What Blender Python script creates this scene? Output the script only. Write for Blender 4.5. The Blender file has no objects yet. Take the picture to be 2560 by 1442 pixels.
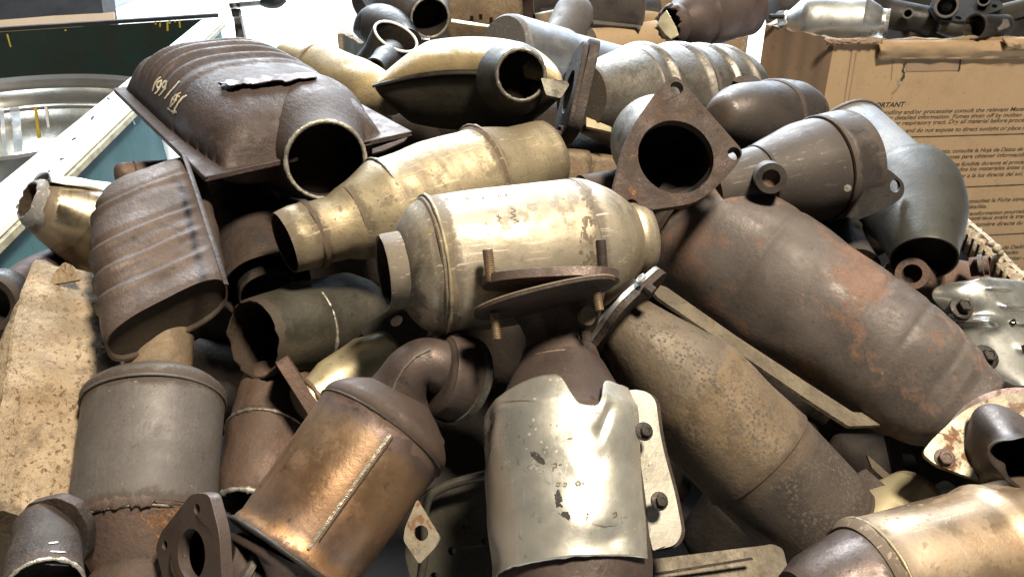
import bpy, bmesh, math, random
from mathutils import Vector, Matrix, noise
from mathutils.geometry import tessellate_polygon
from mathutils.bvhtree import BVHTree

random.seed(7)
sc = bpy.context.scene
COL = sc.collection

# ------------------------------------------------------------------ camera
PW, PH, FPX = 2560.0, 1442.0, 2000.0
PITCH = math.radians(28)
CAM = Vector((0, 0, 1.4))
RIGHT = Vector((1, 0, 0))
FWD = Vector((0, math.cos(PITCH), -math.sin(PITCH)))
UP = Vector((0, math.sin(PITCH), math.cos(PITCH)))
cd = bpy.data.cameras.new('camera')
cam = bpy.data.objects.new('camera', cd)
COL.objects.link(cam)
cd.sensor_width = 36.0
cd.lens = 36.0 * FPX / PW
cd.clip_start = 0.02
cd.clip_end = 200
cam.location = CAM
cam.rotation_euler = (math.pi / 2 - PITCH, 0, 0)
cd.dof.use_dof = True
cd.dof.focus_distance = 0.74
cd.dof.aperture_fstop = 45.0
sc.camera = cam

# ------------------------------------------------------------------ world and lamps
w = bpy.data.worlds.new('World')
sc.world = w
w.use_nodes = True
bg = w.node_tree.nodes['Background']
bg.inputs[0].default_value = (0.80, 0.86, 1.0, 1)
bg.inputs[1].default_value = 0.030


def lamp(name, loc, target, power, color, sx, sy):
    l = bpy.data.lights.new(name, 'AREA')
    l.shape = 'RECTANGLE'
    l.size, l.size_y = sx, sy
    l.energy = power
    l.color = color
    o = bpy.data.objects.new(name, l)
    COL.objects.link(o)
    o.location = loc
    o.rotation_euler = (Vector(target) - Vector(loc)).to_track_quat('-Z', 'Y').to_euler()
    return o


lamp('roof_lamp', (0.60, 0.06, 3.0), (0.02, 0.75, 0.95), 112, (1.0, 0.89, 0.72), 0.32, 0.32)
lamp('doorway_light', (0.2, 5.2, 3.2), (0.0, 0.9, 1.3), 430, (0.68, 0.83, 1.0), 6.4, 4.8)
lamp('yard_light', (-0.8, 8.5, 6.0), (-0.8, 8.0, 0.0), 3200, (0.86, 0.94, 1.0), 6.0, 4.0)

sc.view_settings.view_transform = 'Standard'
sc.view_settings.look = 'None'
sc.view_settings.exposure = 0.0
sc.view_settings.gamma = 1.0
sc.view_settings.use_curve_mapping = False
sc.cycles.use_denoising = True
sc.cycles.max_bounces = 5
sc.cycles.diffuse_bounces = 2
sc.cycles.caustics_reflective = False
sc.cycles.caustics_refractive = False


# ------------------------------------------------------------------ pixel helpers (reading positions off the photograph)
def P(x, y, d):
    return CAM + FWD * d + RIGHT * ((x - PW / 2) / FPX * d) + UP * ((PH / 2 - y) / FPX * d)


def cv(v):
    """camera-space vector (right, up, towards viewer) to world"""
    return (RIGHT * v[0] + UP * v[1] - FWD * v[2])


def Zlev(x, y, z):
    """point seen at pixel (x, y) that lies at world height z"""
    a = FWD + RIGHT * ((x - PW / 2) / FPX) + UP * ((PH / 2 - y) / FPX)
    return CAM + a * ((z - CAM.z) / a.z)


# ------------------------------------------------------------------ materials
MATS = {}


def mat(name, base, alt=None, metal=0.6, rough=0.45, ns=22, rust=None, spots=None, bump=0.15, bs=160,
        grad=None, glen=0.3, pits=None, streak=None, mixlo=0.35, mixhi=0.68, rvar=0.22, dirt=0.5, spec=0.5, grain=0.5, joint=0.85, scr=0.0):
    if name in MATS:
        return MATS[name]
    m = bpy.data.materials.new(name)
    MATS[name] = m
    m.use_nodes = True
    nt = m.node_tree
    N, L = nt.nodes, nt.links
    b = N['Principled BSDF']
    tc = N.new('ShaderNodeTexCoord')
    oi = N.new('ShaderNodeObjectInfo')
    mul = N.new('ShaderNodeMath'); mul.operation = 'MULTIPLY'; mul.inputs[1].default_value = 13.7
    L.new(oi.outputs['Random'], mul.inputs[0])
    add = N.new('ShaderNodeVectorMath'); add.operation = 'ADD'
    L.new(tc.outputs['Object'], add.inputs[0])
    L.new(mul.outputs[0], add.inputs[1])
    V = add.outputs[0]

    def nz(scale, detail=6, rough_=0.6, vec=None, dist=0.0):
        n = N.new('ShaderNodeTexNoise')
        n.inputs['Scale'].default_value = scale
        n.inputs['Detail'].default_value = detail
        n.inputs['Roughness'].default_value = rough_
        n.inputs['Distortion'].default_value = dist
        L.new(vec or V, n.inputs['Vector'])
        return n.outputs['Fac']

    def step(fac, lo, hi, a=0.0, c=1.0):
        mr = N.new('ShaderNodeMapRange')
        mr.interpolation_type = 'SMOOTHSTEP'
        mr.inputs['From Min'].default_value = lo
        mr.inputs['From Max'].default_value = hi
        mr.inputs['To Min'].default_value = a
        mr.inputs['To Max'].default_value = c
        L.new(fac, mr.inputs['Value'])
        return mr.outputs['Result']

    def mixc(fac, a, c):
        mx = N.new('ShaderNodeMix'); mx.data_type = 'RGBA'
        L.new(fac, mx.inputs['Factor'])
        for sock, v in ((mx.inputs['A'], a), (mx.inputs['B'], c)):
            if isinstance(v, (tuple, list)):
                sock.default_value = (*v[:3], 1)
            else:
                L.new(v, sock)
        return mx.outputs['Result']

    def mixf(fac, a, c):
        mx = N.new('ShaderNodeMix'); mx.data_type = 'FLOAT'
        L.new(fac, mx.inputs['Factor'])
        for sock, v in ((mx.inputs['A'], a), (mx.inputs['B'], c)):
            if isinstance(v, (int, float)):
                sock.default_value = v
            else:
                L.new(v, sock)
        return mx.outputs['Result']

    alt = alt or tuple(c * 0.6 for c in base)
    big = nz(ns, 8, 0.62)
    col = mixc(step(big, mixlo, mixhi), base, alt)
    met, rg = metal, None
    if grad:
        sep = N.new('ShaderNodeSeparateXYZ'); L.new(tc.outputs['Object'], sep.inputs[0])
        ma = N.new('ShaderNodeMath'); ma.operation = 'MULTIPLY_ADD'
        ma.inputs[1].default_value = 1.0 / glen
        L.new(sep.outputs['Z'], ma.inputs[0])
        nn = nz(30, 5)
        m2 = N.new('ShaderNodeMath'); m2.operation = 'MULTIPLY_ADD'
        m2.inputs[1].default_value = 0.16; m2.inputs[2].default_value = -0.08
        L.new(nn, m2.inputs[0]); L.new(m2.outputs[0], ma.inputs[2])
        cr = N.new('ShaderNodeValToRGB')
        els = cr.color_ramp.elements
        while len(els) < len(grad):
            els.new(0.5)
        for e, (p, c) in zip(els, grad):
            e.position = p; e.color = c
        L.new(ma.outputs[0], cr.inputs[0])
        col = mixc(cr.outputs['Alpha'], col, cr.outputs['Color'])
    fine = nz(bs, 4, 0.7)
    rg = step(nz(ns * 1.7, 6), 0.25, 0.75, max(rough - rvar * 0.5, 0.05), min(rough + rvar, 1))
    if streak:
        mp = N.new('ShaderNodeMapping'); mp.inputs['Scale'].default_value = streak[2]
        L.new(V, mp.inputs['Vector'])
        s = step(nz(streak[1], 5, 0.6, mp.outputs[0]), streak[3], streak[3] + 0.18)
        col = mixc(s, col, streak[0])
    if rust:
        rmask = step(nz(rust[2], 9, 0.68, dist=0.4), rust[1], rust[1] + (rust[3] if len(rust) > 3 else 0.07))
        rc = mixc(fine, rust[0], tuple(c * 0.5 for c in rust[0]))
        col = mixc(rmask, col, rc)
        met = mixf(rmask, met, 0.05)
        rg = mixf(rmask, rg, 0.85)
    if spots:
        vo = N.new('ShaderNodeTexVoronoi'); vo.feature = 'F1'
        vo.inputs['Scale'].default_value = spots[1]
        dv = N.new('ShaderNodeVectorMath'); dv.operation = 'MULTIPLY_ADD'
        nn = N.new('ShaderNodeTexNoise'); nn.inputs['Scale'].default_value = spots[1] * 0.8
        L.new(V, nn.inputs['Vector'])
        L.new(nn.outputs['Color'], dv.inputs[0]); dv.inputs[1].default_value = (0.6 / spots[1],) * 3
        L.new(V, dv.inputs[2]); L.new(dv.outputs[0], vo.inputs['Vector'])
        patch = step(nz(spots[1] * 0.12, 4), spots[3] if len(spots) > 3 else 0.3, (spots[3] if len(spots) > 3 else 0.3) + 0.25)
        sp = step(vo.outputs['Distance'], spots[2], spots[2] * 0.55)
        mm = N.new('ShaderNodeMath'); mm.operation = 'MULTIPLY'
        L.new(sp, mm.inputs[0]); L.new(patch, mm.inputs[1])
        col = mixc(mm.outputs[0], col, spots[0])
        rg = mixf(mm.outputs[0], rg, 0.8)
        met = mixf(mm.outputs[0], met, 0.1)
    # grime: broad smudges and mottling
    if dirt > 0:
        g1 = step(nz(ns * 0.45, 7, 0.66, dist=0.6), 0.44, 0.62, 0.0, min(0.85, dirt * 1.35))
        g2 = step(nz(ns * 3.1, 6, 0.72), 0.50, 0.64, 0.0, min(0.8, dirt * 1.2))
        gm = N.new('ShaderNodeMath'); gm.operation = 'MAXIMUM'
        L.new(g1, gm.inputs[0]); L.new(g2, gm.inputs[1])
        dc = tuple(0.32 * c + 0.02 * q for c, q in zip(base, (1.0, 0.7, 0.45)))
        col = mixc(gm.outputs[0], col, dc)
        rg = mixf(gm.outputs[0], rg, 0.75)
        if metal > 0:
            met = mixf(gm.outputs[0], met, metal * 0.4)
    # baked-on grime and rust that gathers along welds and cut ends (measured on the mesh)
    if joint > 0 and metal > 0:
        at = N.new('ShaderNodeAttribute'); at.attribute_name = 'joint'
        jn = N.new('ShaderNodeMath'); jn.operation = 'MULTIPLY_ADD'
        L.new(nz(48, 8, 0.75, dist=0.5), jn.inputs[0]); jn.inputs[1].default_value = 1.9; jn.inputs[2].default_value = -0.95
        ja = N.new('ShaderNodeMath'); ja.operation = 'ADD'
        L.new(at.outputs['Fac'], ja.inputs[0]); L.new(jn.outputs[0], ja.inputs[1])
        jf = N.new('ShaderNodeMath'); jf.operation = 'MULTIPLY'
        L.new(step(ja.outputs[0], 0.42, 0.80, 0.0, joint), jf.inputs[0]); L.new(step(at.outputs['Fac'], 0.02, 0.3), jf.inputs[1])
        jc = mixc(fine, tuple(0.22 * c + q for c, q in zip(base, (0.055, 0.032, 0.018))), tuple(0.12 * c + q for c, q in zip(base, (0.025, 0.017, 0.012))))
        col = mixc(jf.outputs[0], col, jc)
        rg = mixf(jf.outputs[0], rg, 0.8)
        met = mixf(jf.outputs[0], met, 0.1)
    if scr > 0:
        mp2 = N.new('ShaderNodeMapping'); mp2.inputs['Scale'].default_value = (1, 1, 0.07)
        mp2.inputs['Rotation'].default_value = (0.2, 0.15, 0)
        L.new(V, mp2.inputs['Vector'])
        sf = step(nz(300, 3, 0.6, mp2.outputs[0]), 0.60, 0.70, 0.0, scr)
        col = mixc(sf, col, tuple(min(1, c * 1.5 + 0.05) for c in base))
        rg = mixf(sf, rg, max(0.2, rough - 0.12))
    # grime: fine dark flecks
    fl = step(nz(bs * 0.55, 3, 0.75), 0.60, 0.72, 0.0, 0.55)
    col = mixc(fl, col, tuple(c * 0.30 for c in base))
    # pale scratches and dust
    if pits is not None:
        du = step(nz(bs * 0.8, 3, 0.7), 0.70 - pits * 0.1, 0.78 - pits * 0.1, 0.0, 0.6)
        col = mixc(du, col, tuple(min(1, c * 2.0 + 0.10) for c in base))
    if grain:
        gv = step(nz(420, 4, 0.8), 0.34, 0.68, 1.0 - 0.38 * grain, 1.0 + 0.26 * grain)
        sc_ = N.new('ShaderNodeVectorMath'); sc_.operation = 'SCALE'
        gmask = step(nz(ns * 0.8, 3), 0.38, 0.62, 0.25, 1.0)
        gv = mixf(gmask, 1.0, gv)
        L.new(col, sc_.inputs[0]); L.new(gv, sc_.inputs['Scale'])
        col = sc_.outputs[0]
    L.new(col, b.inputs['Base Color'])
    if isinstance(met, float) or isinstance(met, int):
        b.inputs['Metallic'].default_value = met
    else:
        L.new(met, b.inputs['Metallic'])
    L.new(rg, b.inputs['Roughness'])
    b.inputs['Specular IOR Level'].default_value = spec
    bp = N.new('ShaderNodeBump')
    bp.inputs['Strength'].default_value = bump
    bp.inputs['Distance'].default_value = 0.0035
    ad = N.new('ShaderNodeMath'); ad.operation = 'MULTIPLY_ADD'
    L.new(big, ad.inputs[0]); ad.inputs[1].default_value = 0.3; L.new(fine, ad.inputs[2])
    L.new(ad.outputs[0], bp.inputs['Height'])
    L.new(bp.outputs[0], b.inputs['Normal'])
    return m


RUST = (0.25, 0.095, 0.035)
DKRUST = (0.10, 0.045, 0.022)
# the metals of the pile
m_soot = mat('soot', (0.012, 0.010, 0.009), (0.020, 0.015, 0.012), 0.0, 0.95, bump=0.3, spec=0.0)
m_pan = mat('rust_brown', (0.094, 0.068, 0.061), (0.062, 0.046, 0.042), 0.30, 0.50, 16, rust=((0.22, 0.125, 0.075), 0.60, 14, 0.16), bump=0.40, pits=0.1, spec=0.4, dirt=0.6)
m_clam = mat('clam_brown', (0.113, 0.079, 0.062), (0.079, 0.056, 0.046), 0.28, 0.52, 14, rust=((0.24, 0.135, 0.07), 0.62, 20, 0.16), bump=0.30, spec=0.4, dirt=0.55)
m_grey = mat('grey_steel', (0.144, 0.125, 0.113), (0.109, 0.094, 0.084), 0.28, 0.52, 12, rust=((0.16, 0.09, 0.06), 0.66, 18, 0.2), bump=0.16, pits=0.1, dirt=0.38, grain=0.3, scr=0.12)
m_greyrust = mat('grey_rust', (0.136, 0.084, 0.060), (0.088, 0.064, 0.052), 0.25, 0.6, 14, rust=((0.42, 0.17, 0.04), 0.57, 12, 0.07), bump=0.35, pits=0.1)
m_gold = mat('tan_steel', (0.46, 0.38, 0.245), (0.30, 0.23, 0.135), 0.68, 0.42, 12, rust=((0.22, 0.14, 0.08), 0.66, 24, 0.12), spots=((0.13, 0.09, 0.06), 170, 0.24, 0.42), bump=0.14, dirt=0.65, grain=0.4, scr=0.3)
m_silver = mat('dusty_silver', (0.54, 0.475, 0.365), (0.35, 0.28, 0.185), 0.82, 0.36, 9, rust=((0.26, 0.16, 0.09), 0.70, 18, 0.12), spots=((0.13, 0.09, 0.06), 150, 0.19, 0.45), bump=0.08, pits=0.0, dirt=0.62, grain=0.35, scr=0.4)
m_tanrust = mat('tan_rust', (0.264, 0.192, 0.120), (0.200, 0.136, 0.080), 0.35, 0.55, 26, rust=((0.22, 0.11, 0.05), 0.55, 40, 0.15), bump=0.3)
m_copper = mat('heat_tinted', (0.264, 0.162, 0.098), (0.162, 0.106, 0.076), 0.82, 0.34, 9, bump=0.08, pits=0.0,
               grad=[(0.0, (0.22, 0.16, 0.15, 0.85)), (0.14, (0.20, 0.15, 0.14, 0.8)), (0.22, (0.42, 0.28, 0.16, 0.5)), (0.6, (0.36, 0.20, 0.10, 0.5)), (0.86, (0.26, 0.18, 0.14, 0.5)), (0.92, (0.48, 0.26, 0.11, 0.6)), (1.0, (0.50, 0.26, 0.16, 0.7))], glen=0.125, grain=0.15, dirt=0.35, scr=0.35)
m_copperdk = mat('heat_brown', (0.117, 0.084, 0.071), (0.079, 0.059, 0.052), 0.55, 0.42, 14, bump=0.14, pits=0.0, dirt=0.6, grain=0.3)
m_shield = mat('aluminised_shield', (0.80, 0.77, 0.68), (0.68, 0.65, 0.56), 0.82, 0.27, 8, rust=((0.16, 0.12, 0.09), 0.76, 26, 0.05), spots=((0.28, 0.21, 0.14), 150, 0.20, 0.5), bump=0.05, dirt=0.12, grain=0.12, scr=0.5)
m_shieldflat = mat('pitted_shield', (0.66, 0.62, 0.53), (0.50, 0.46, 0.37), 0.6, 0.42, 20, rust=((0.12, 0.08, 0.06), 0.62, 42, 0.06), bump=0.14, grain=0.2, dirt=0.2)
m_spot = mat('spotted_rust', (0.144, 0.107, 0.068), (0.097, 0.072, 0.050), 0.22, 0.54, 14, spots=((0.085, 0.074, 0.062), 290, 0.50, 0.36), bump=0.22, dirt=0.5,
             grad=[(0.0, (0.22, 0.17, 0.11, 0.3)), (0.27, (0.16, 0.12, 0.085, 0.5)), (0.33, (0.25, 0.17, 0.09, 0.6)), (0.56, (0.20, 0.135, 0.075, 0.5)), (0.70, (0.056, 0.043, 0.035, 1.0)), (1.0, (0.060, 0.046, 0.038, 1.0))], glen=0.27)
m_red = mat('red_rust', (0.140, 0.115, 0.102), (0.095, 0.078, 0.071), 0.25, 0.48, 20, rust=((0.255, 0.150, 0.105), 0.495, 19, 0.10), bump=0.13, bs=230, pits=0.1, dirt=0.35, spec=0.45)
m_flange = mat('flange_rust', (0.070, 0.042, 0.030), (0.040, 0.027, 0.021), 0.30, 0.62, 30, rust=((0.36, 0.15, 0.045), 0.56, 24, 0.08), bump=0.7, bs=120, pits=0.05)
m_dkrust = mat('dark_rust', (0.058, 0.038, 0.028), (0.030, 0.023, 0.020), 0.30, 0.62, 30, rust=((0.22, 0.09, 0.035), 0.66, 34, 0.07), bump=0.5, bs=120)
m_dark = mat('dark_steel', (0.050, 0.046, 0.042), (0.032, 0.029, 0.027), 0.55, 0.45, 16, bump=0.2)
m_olive = mat('olive_steel', (0.085, 0.077, 0.058), (0.056, 0.049, 0.037), 0.55, 0.42, 14, rust=((0.30, 0.24, 0.13), 0.66, 22, 0.12), bump=0.16)
m_brownsteel = mat('brown_steel', (0.098, 0.080, 0.071), (0.068, 0.059, 0.054), 0.65, 0.36, 10, rust=((0.22, 0.125, 0.085), 0.68, 14, 0.2), bump=0.10, pits=0.0, dirt=0.55, grain=0.3, scr=0.3)
m_barrel = mat('barrel_steel', (0.200, 0.183, 0.157), (0.128, 0.112, 0.092), 0.70, 0.36, 24, rust=((0.22, 0.16, 0.08), 0.60, 46, 0.12), bump=0.2, dirt=0.4, scr=0.3)
m_bright = mat('bright_steel', (0.62, 0.62, 0.60), (0.50, 0.49, 0.46), 0.90, 0.30, 10, bump=0.05, pits=0.0, grain=0.1, dirt=0.15, scr=0.3)
m_cool = mat('grey_tube', (0.33, 0.335, 0.345), (0.26, 0.26, 0.265), 0.70, 0.36, 14, rust=((0.3, 0.27, 0.24), 0.72, 60, 0.1), bump=0.10, bs=220, dirt=0.2, grain=0.25, scr=0.3)
m_olivetube = mat('olive_tube', (0.060, 0.057, 0.047), (0.045, 0.042, 0.035), 0.30, 0.46, 10, bump=0.12, pits=0.0, dirt=0.3, grain=0.2, spec=0.3)
m_polish = mat('polished_amber', (0.46, 0.37, 0.25), (0.34, 0.27, 0.19), 0.95, 0.20, 8, bump=0.04,
               streak=((0.20, 0.15, 0.10), 10, (1, 1, 9), 0.52), grain=0.0, dirt=0.2)
m_speck = mat('speckled_tan', (0.42, 0.32, 0.20), (0.31, 0.22, 0.13), 0.10, 0.62, 20, rust=((0.19, 0.11, 0.06), 0.545, 210, 0.06), bump=0.6, bs=190, dirt=0.5, joint=0.6)
m_purple = mat('purple_pipe', (0.132, 0.092, 0.084), (0.088, 0.060, 0.054), 0.55, 0.40, 12, rust=((0.23, 0.14, 0.14), 0.62, 14, 0.15), bump=0.08)
m_cream = mat('cream_steel', (0.62, 0.53, 0.33), (0.52, 0.44, 0.28), 0.62, 0.36, 12, bump=0.06, rust=((0.30, 0.16, 0.07), 0.72, 30, 0.08), grain=0.15, dirt=0.15)
m_goldtop = mat('gold_pan', (0.50, 0.39, 0.21), (0.36, 0.27, 0.14), 0.50, 0.45, 16, spots=((0.25, 0.16, 0.07), 170, 0.28, 0.4), bump=0.15, dirt=0.5)
m_weld = mat('weld_bead', (0.42, 0.38, 0.31), (0.20, 0.17, 0.13), 0.75, 0.38, 60, bump=0.5)
m_rim = mat('cut_edge', (0.55, 0.52, 0.44), (0.32, 0.29, 0.24), 0.75, 0.42, 50, bump=0.5)
m_bolt = mat('black_bolt', (0.045, 0.040, 0.036), (0.075, 0.06, 0.048), 0.6, 0.45, 60, bump=0.3)
m_stud = mat('stud_brass', (0.26, 0.18, 0.10), (0.14, 0.09, 0.055), 0.65, 0.42, 60, bump=0.2)
m_blue = mat('warm_silver', (0.50, 0.385, 0.27), (0.36, 0.25, 0.155), 0.80, 0.30, 8, rust=((0.36, 0.20, 0.09), 0.62, 16, 0.12), spots=((0.28, 0.13, 0.05), 120, 0.24, 0.42), bump=0.08, grain=0.2, dirt=0.3, scr=0.35)
m_rustorange = mat('orange_rust', (0.161, 0.098, 0.068), (0.124, 0.079, 0.061), 0.25, 0.55, 18, rust=((0.36, 0.16, 0.06), 0.64, 22, 0.09), bump=0.35)
m_rustpale = mat('pale_rust_plate', (0.44, 0.39, 0.29), (0.33, 0.27, 0.18), 0.45, 0.42, 10, rust=((0.26, 0.105, 0.04), 0.53, 34, 0.06), bump=0.2)
# setting
m_card = mat('cardboard', (0.402, 0.277, 0.156), (0.369, 0.249, 0.140), 0.0, 0.85, 5, bump=0.10, bs=260, rvar=0.05,
             streak=((0.40, 0.26, 0.14), 6, (1, 1, 0.05), 0.58), dirt=0.12, grain=0.15)
m_carddk = mat('cardboard_brown', (0.306, 0.208, 0.132), (0.264, 0.174, 0.111), 0.0, 0.85, 5, bump=0.12, bs=200, rvar=0.05, grain=0.2, dirt=0.2)
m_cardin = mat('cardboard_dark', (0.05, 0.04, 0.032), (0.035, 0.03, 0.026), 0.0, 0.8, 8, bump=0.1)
m_cardedge = mat('cardboard_edge', (0.50, 0.42, 0.31), (0.32, 0.25, 0.18), 0.0, 0.9, 120, bump=0.8)
m_teal = mat('teal_paint', (0.060, 0.150, 0.165), (0.045, 0.125, 0.14), 0.0, 0.65, 6, rust=((0.025, 0.06, 0.07), 0.74, 60, 0.03), bump=0.08, pits=0.0, dirt=0.12, grain=0.1, spec=0.3)
m_white = mat('worn_glare_white', (0.84, 0.83, 0.80), (0.78, 0.77, 0.74), 0.0, 0.5, 10, rust=((0.22, 0.20, 0.22), 0.74, 55, 0.03), bump=0.2, dirt=0, grain=0.0)  # near-white holds the rim's glare as well as its wear
m_green = mat('shaded_green', (0.014, 0.038, 0.036), (0.022, 0.036, 0.030), 0.0, 0.85, 7, bump=0.2, pits=0.0, spec=0.15)  # inside of the teal bin, its shade put into the dark green
m_yellow = mat('reflected_yellow', (0.62, 0.44, 0.03), (0.50, 0.34, 0.03), 0.0, 0.4, 20, dirt=0)
m_yellowed = mat('cream_paint', (0.50, 0.46, 0.30), (0.34, 0.30, 0.19), 0.0, 0.55, 30, bump=0.3)
m_chrome = mat('chrome', (0.80, 0.78, 0.72), (0.74, 0.72, 0.66), 0.85, 0.20, 6, bump=0.02, rvar=0.04, dirt=0, grain=0.0)
m_slab = mat('dark_slab', (0.030, 0.030, 0.031), (0.024, 0.022, 0.021), 0.0, 0.75, 8, bump=0.1, dirt=0, spec=0.2)
m_galv = mat('reflected_grey', (0.55, 0.60, 0.66), (0.45, 0.50, 0.56), 0.6, 0.45, 40, dirt=0)
m_floor = mat('concrete', (0.70, 0.71, 0.71), (0.62, 0.63, 0.63), 0.0, 0.8, 2, bump=0.05, bs=30, dirt=0, grain=0.0)
m_rubber = mat('black_rubber', (0.025, 0.025, 0.027), None, 0.0, 0.5, dirt=0)
m_ink = mat('printed_ink', (0.020, 0.016, 0.012), (0.05, 0.035, 0.02), 0.0, 0.85, 90, dirt=0, grain=0.0)
m_chalk = mat('chalk', (0.72, 0.64, 0.46), (0.50, 0.43, 0.30), 0.0, 0.9, 200, bump=0.4)
m_paper = mat('white_paper', (0.62, 0.60, 0.57), None, 0.0, 0.7, mixlo=0.6, mixhi=0.9, dirt=0, grain=0.0)
m_stamp = mat('stamped_mark', (0.30, 0.22, 0.14), None, 0.5, 0.6)
m_scorch = mat('scorch', (0.035, 0.032, 0.028), (0.06, 0.055, 0.05), 0.1, 0.75, 80, bump=0.4)
m_orange = mat('fresh_rust', (0.24, 0.115, 0.045), (0.16, 0.08, 0.04), 0.0, 0.9, 90, bump=0.6)
m_strip = mat('dull_strip', (0.20, 0.165, 0.115), (0.13, 0.105, 0.075), 0.3, 0.6, 26, rust=((0.16, 0.09, 0.05), 0.6, 40, 0.1), bump=0.4)
m_shieldnew = mat('clean_shield', (0.72, 0.72, 0.67), (0.62, 0.62, 0.57), 0.88, 0.24, 8, bump=0.03, dirt=0.08, grain=0.05, scr=0.3)
m_buried = mat('gap_shade_dark', (0.036, 0.028, 0.023), (0.020, 0.017, 0.015), 0.1, 0.8, 24, rust=((0.09, 0.04, 0.02), 0.62, 30, 0.1), bump=0.4, spec=0.2)  # near-black metal that paints in the shade of the pile's gaps
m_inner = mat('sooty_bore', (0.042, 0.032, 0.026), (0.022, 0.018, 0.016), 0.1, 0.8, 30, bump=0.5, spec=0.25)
m_stain = mat('brown_stain', (0.20, 0.15, 0.095), (0.12, 0.09, 0.06), 0.3, 0.6, 60)
m_bare = mat('scraped_patch', (0.62, 0.60, 0.53), (0.42, 0.40, 0.33), 0.7, 0.4, 60)


# ------------------------------------------------------------------ mesh helpers
def link_mesh(name, verts, faces, mats, fmat=None, parent=None, smooth=True, sharp=38, bevel=0.0, solid=0.0, attr=None):
    me = bpy.data.meshes.new(name)
    me.from_pydata([tuple(v) for v in verts], [], faces)
    if not isinstance(mats, (list, tuple)):
        mats = [mats]
    for m in mats:
        me.materials.append(m)
    if fmat:
        me.polygons.foreach_set('material_index', fmat)
    if attr:
        a_ = me.attributes.new('joint', 'FLOAT', 'POINT')
        a_.data.foreach_set('value', attr)
    bm = bmesh.new()
    bm.from_mesh(me)
    bmesh.ops.remove_doubles(bm, verts=bm.verts, dist=1e-6)
    bmesh.ops.recalc_face_normals(bm, faces=bm.faces)
    bm.to_mesh(me)
    bm.free()
    if smooth:
        me.polygons.foreach_set('use_smooth', [True] * len(me.polygons))
        me.set_sharp_from_angle(angle=math.radians(sharp))
    me.update()
    o = bpy.data.objects.new(name, me)
    COL.objects.link(o)
    if parent is not None:
        o.parent = parent
    if solid:
        md = o.modifiers.new('thickness', 'SOLIDIFY')
        md.thickness = solid
        md.offset = -1
    if bevel:
        md = o.modifiers.new('edge', 'BEVEL')
        md.width = bevel
        md.segments = 2
        md.limit_method = 'ANGLE'
        md.angle_limit = math.radians(40)
    return o


def catmull(pts, n):
    out = []
    k = len(pts)
    for i in range(k - 1):
        p0 = pts[max(i - 1, 0)]; p1 = pts[i]; p2 = pts[i + 1]; p3 = pts[min(i + 2, k - 1)]
        for j in range(n):
            t = j / n
            out.append(tuple(0.5 * ((2 * b) + (-a + c) * t + (2 * a - 5 * b + 4 * c - d) * t * t + (-a + 3 * b - 3 * c + d) * t ** 3)
                             for a, b, c, d in zip(p0, p1, p2, p3)))
    out.append(tuple(pts[-1]))
    return out


def fillet(poly, r, n=5, skip=()):
    out = []
    k = len(poly)
    for i in range(k):
        a = Vector(poly[i - 1]); b = Vector(poly[i]); c = Vector(poly[(i + 1) % k])
        if i in skip:
            out.append(tuple(b)); continue
        rr = r[i] if isinstance(r, (list, tuple)) else r
        la, lc = (a - b).length, (c - b).length
        q = min(rr, la * 0.48, lc * 0.48)
        p, s = b + (a - b).normalized() * q, b + (c - b).normalized() * q
        for j in range(n + 1):
            t = j / n
            out.append(tuple(p * (1 - t) ** 2 + b * 2 * t * (1 - t) + s * t * t))
    return out


def nz3(p, f, seed=0.0):
    return noise.noise(Vector((p[0] * f + seed, p[1] * f - seed * 0.7, p[2] * f + seed * 1.3)))


SEED = [0.0]


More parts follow.
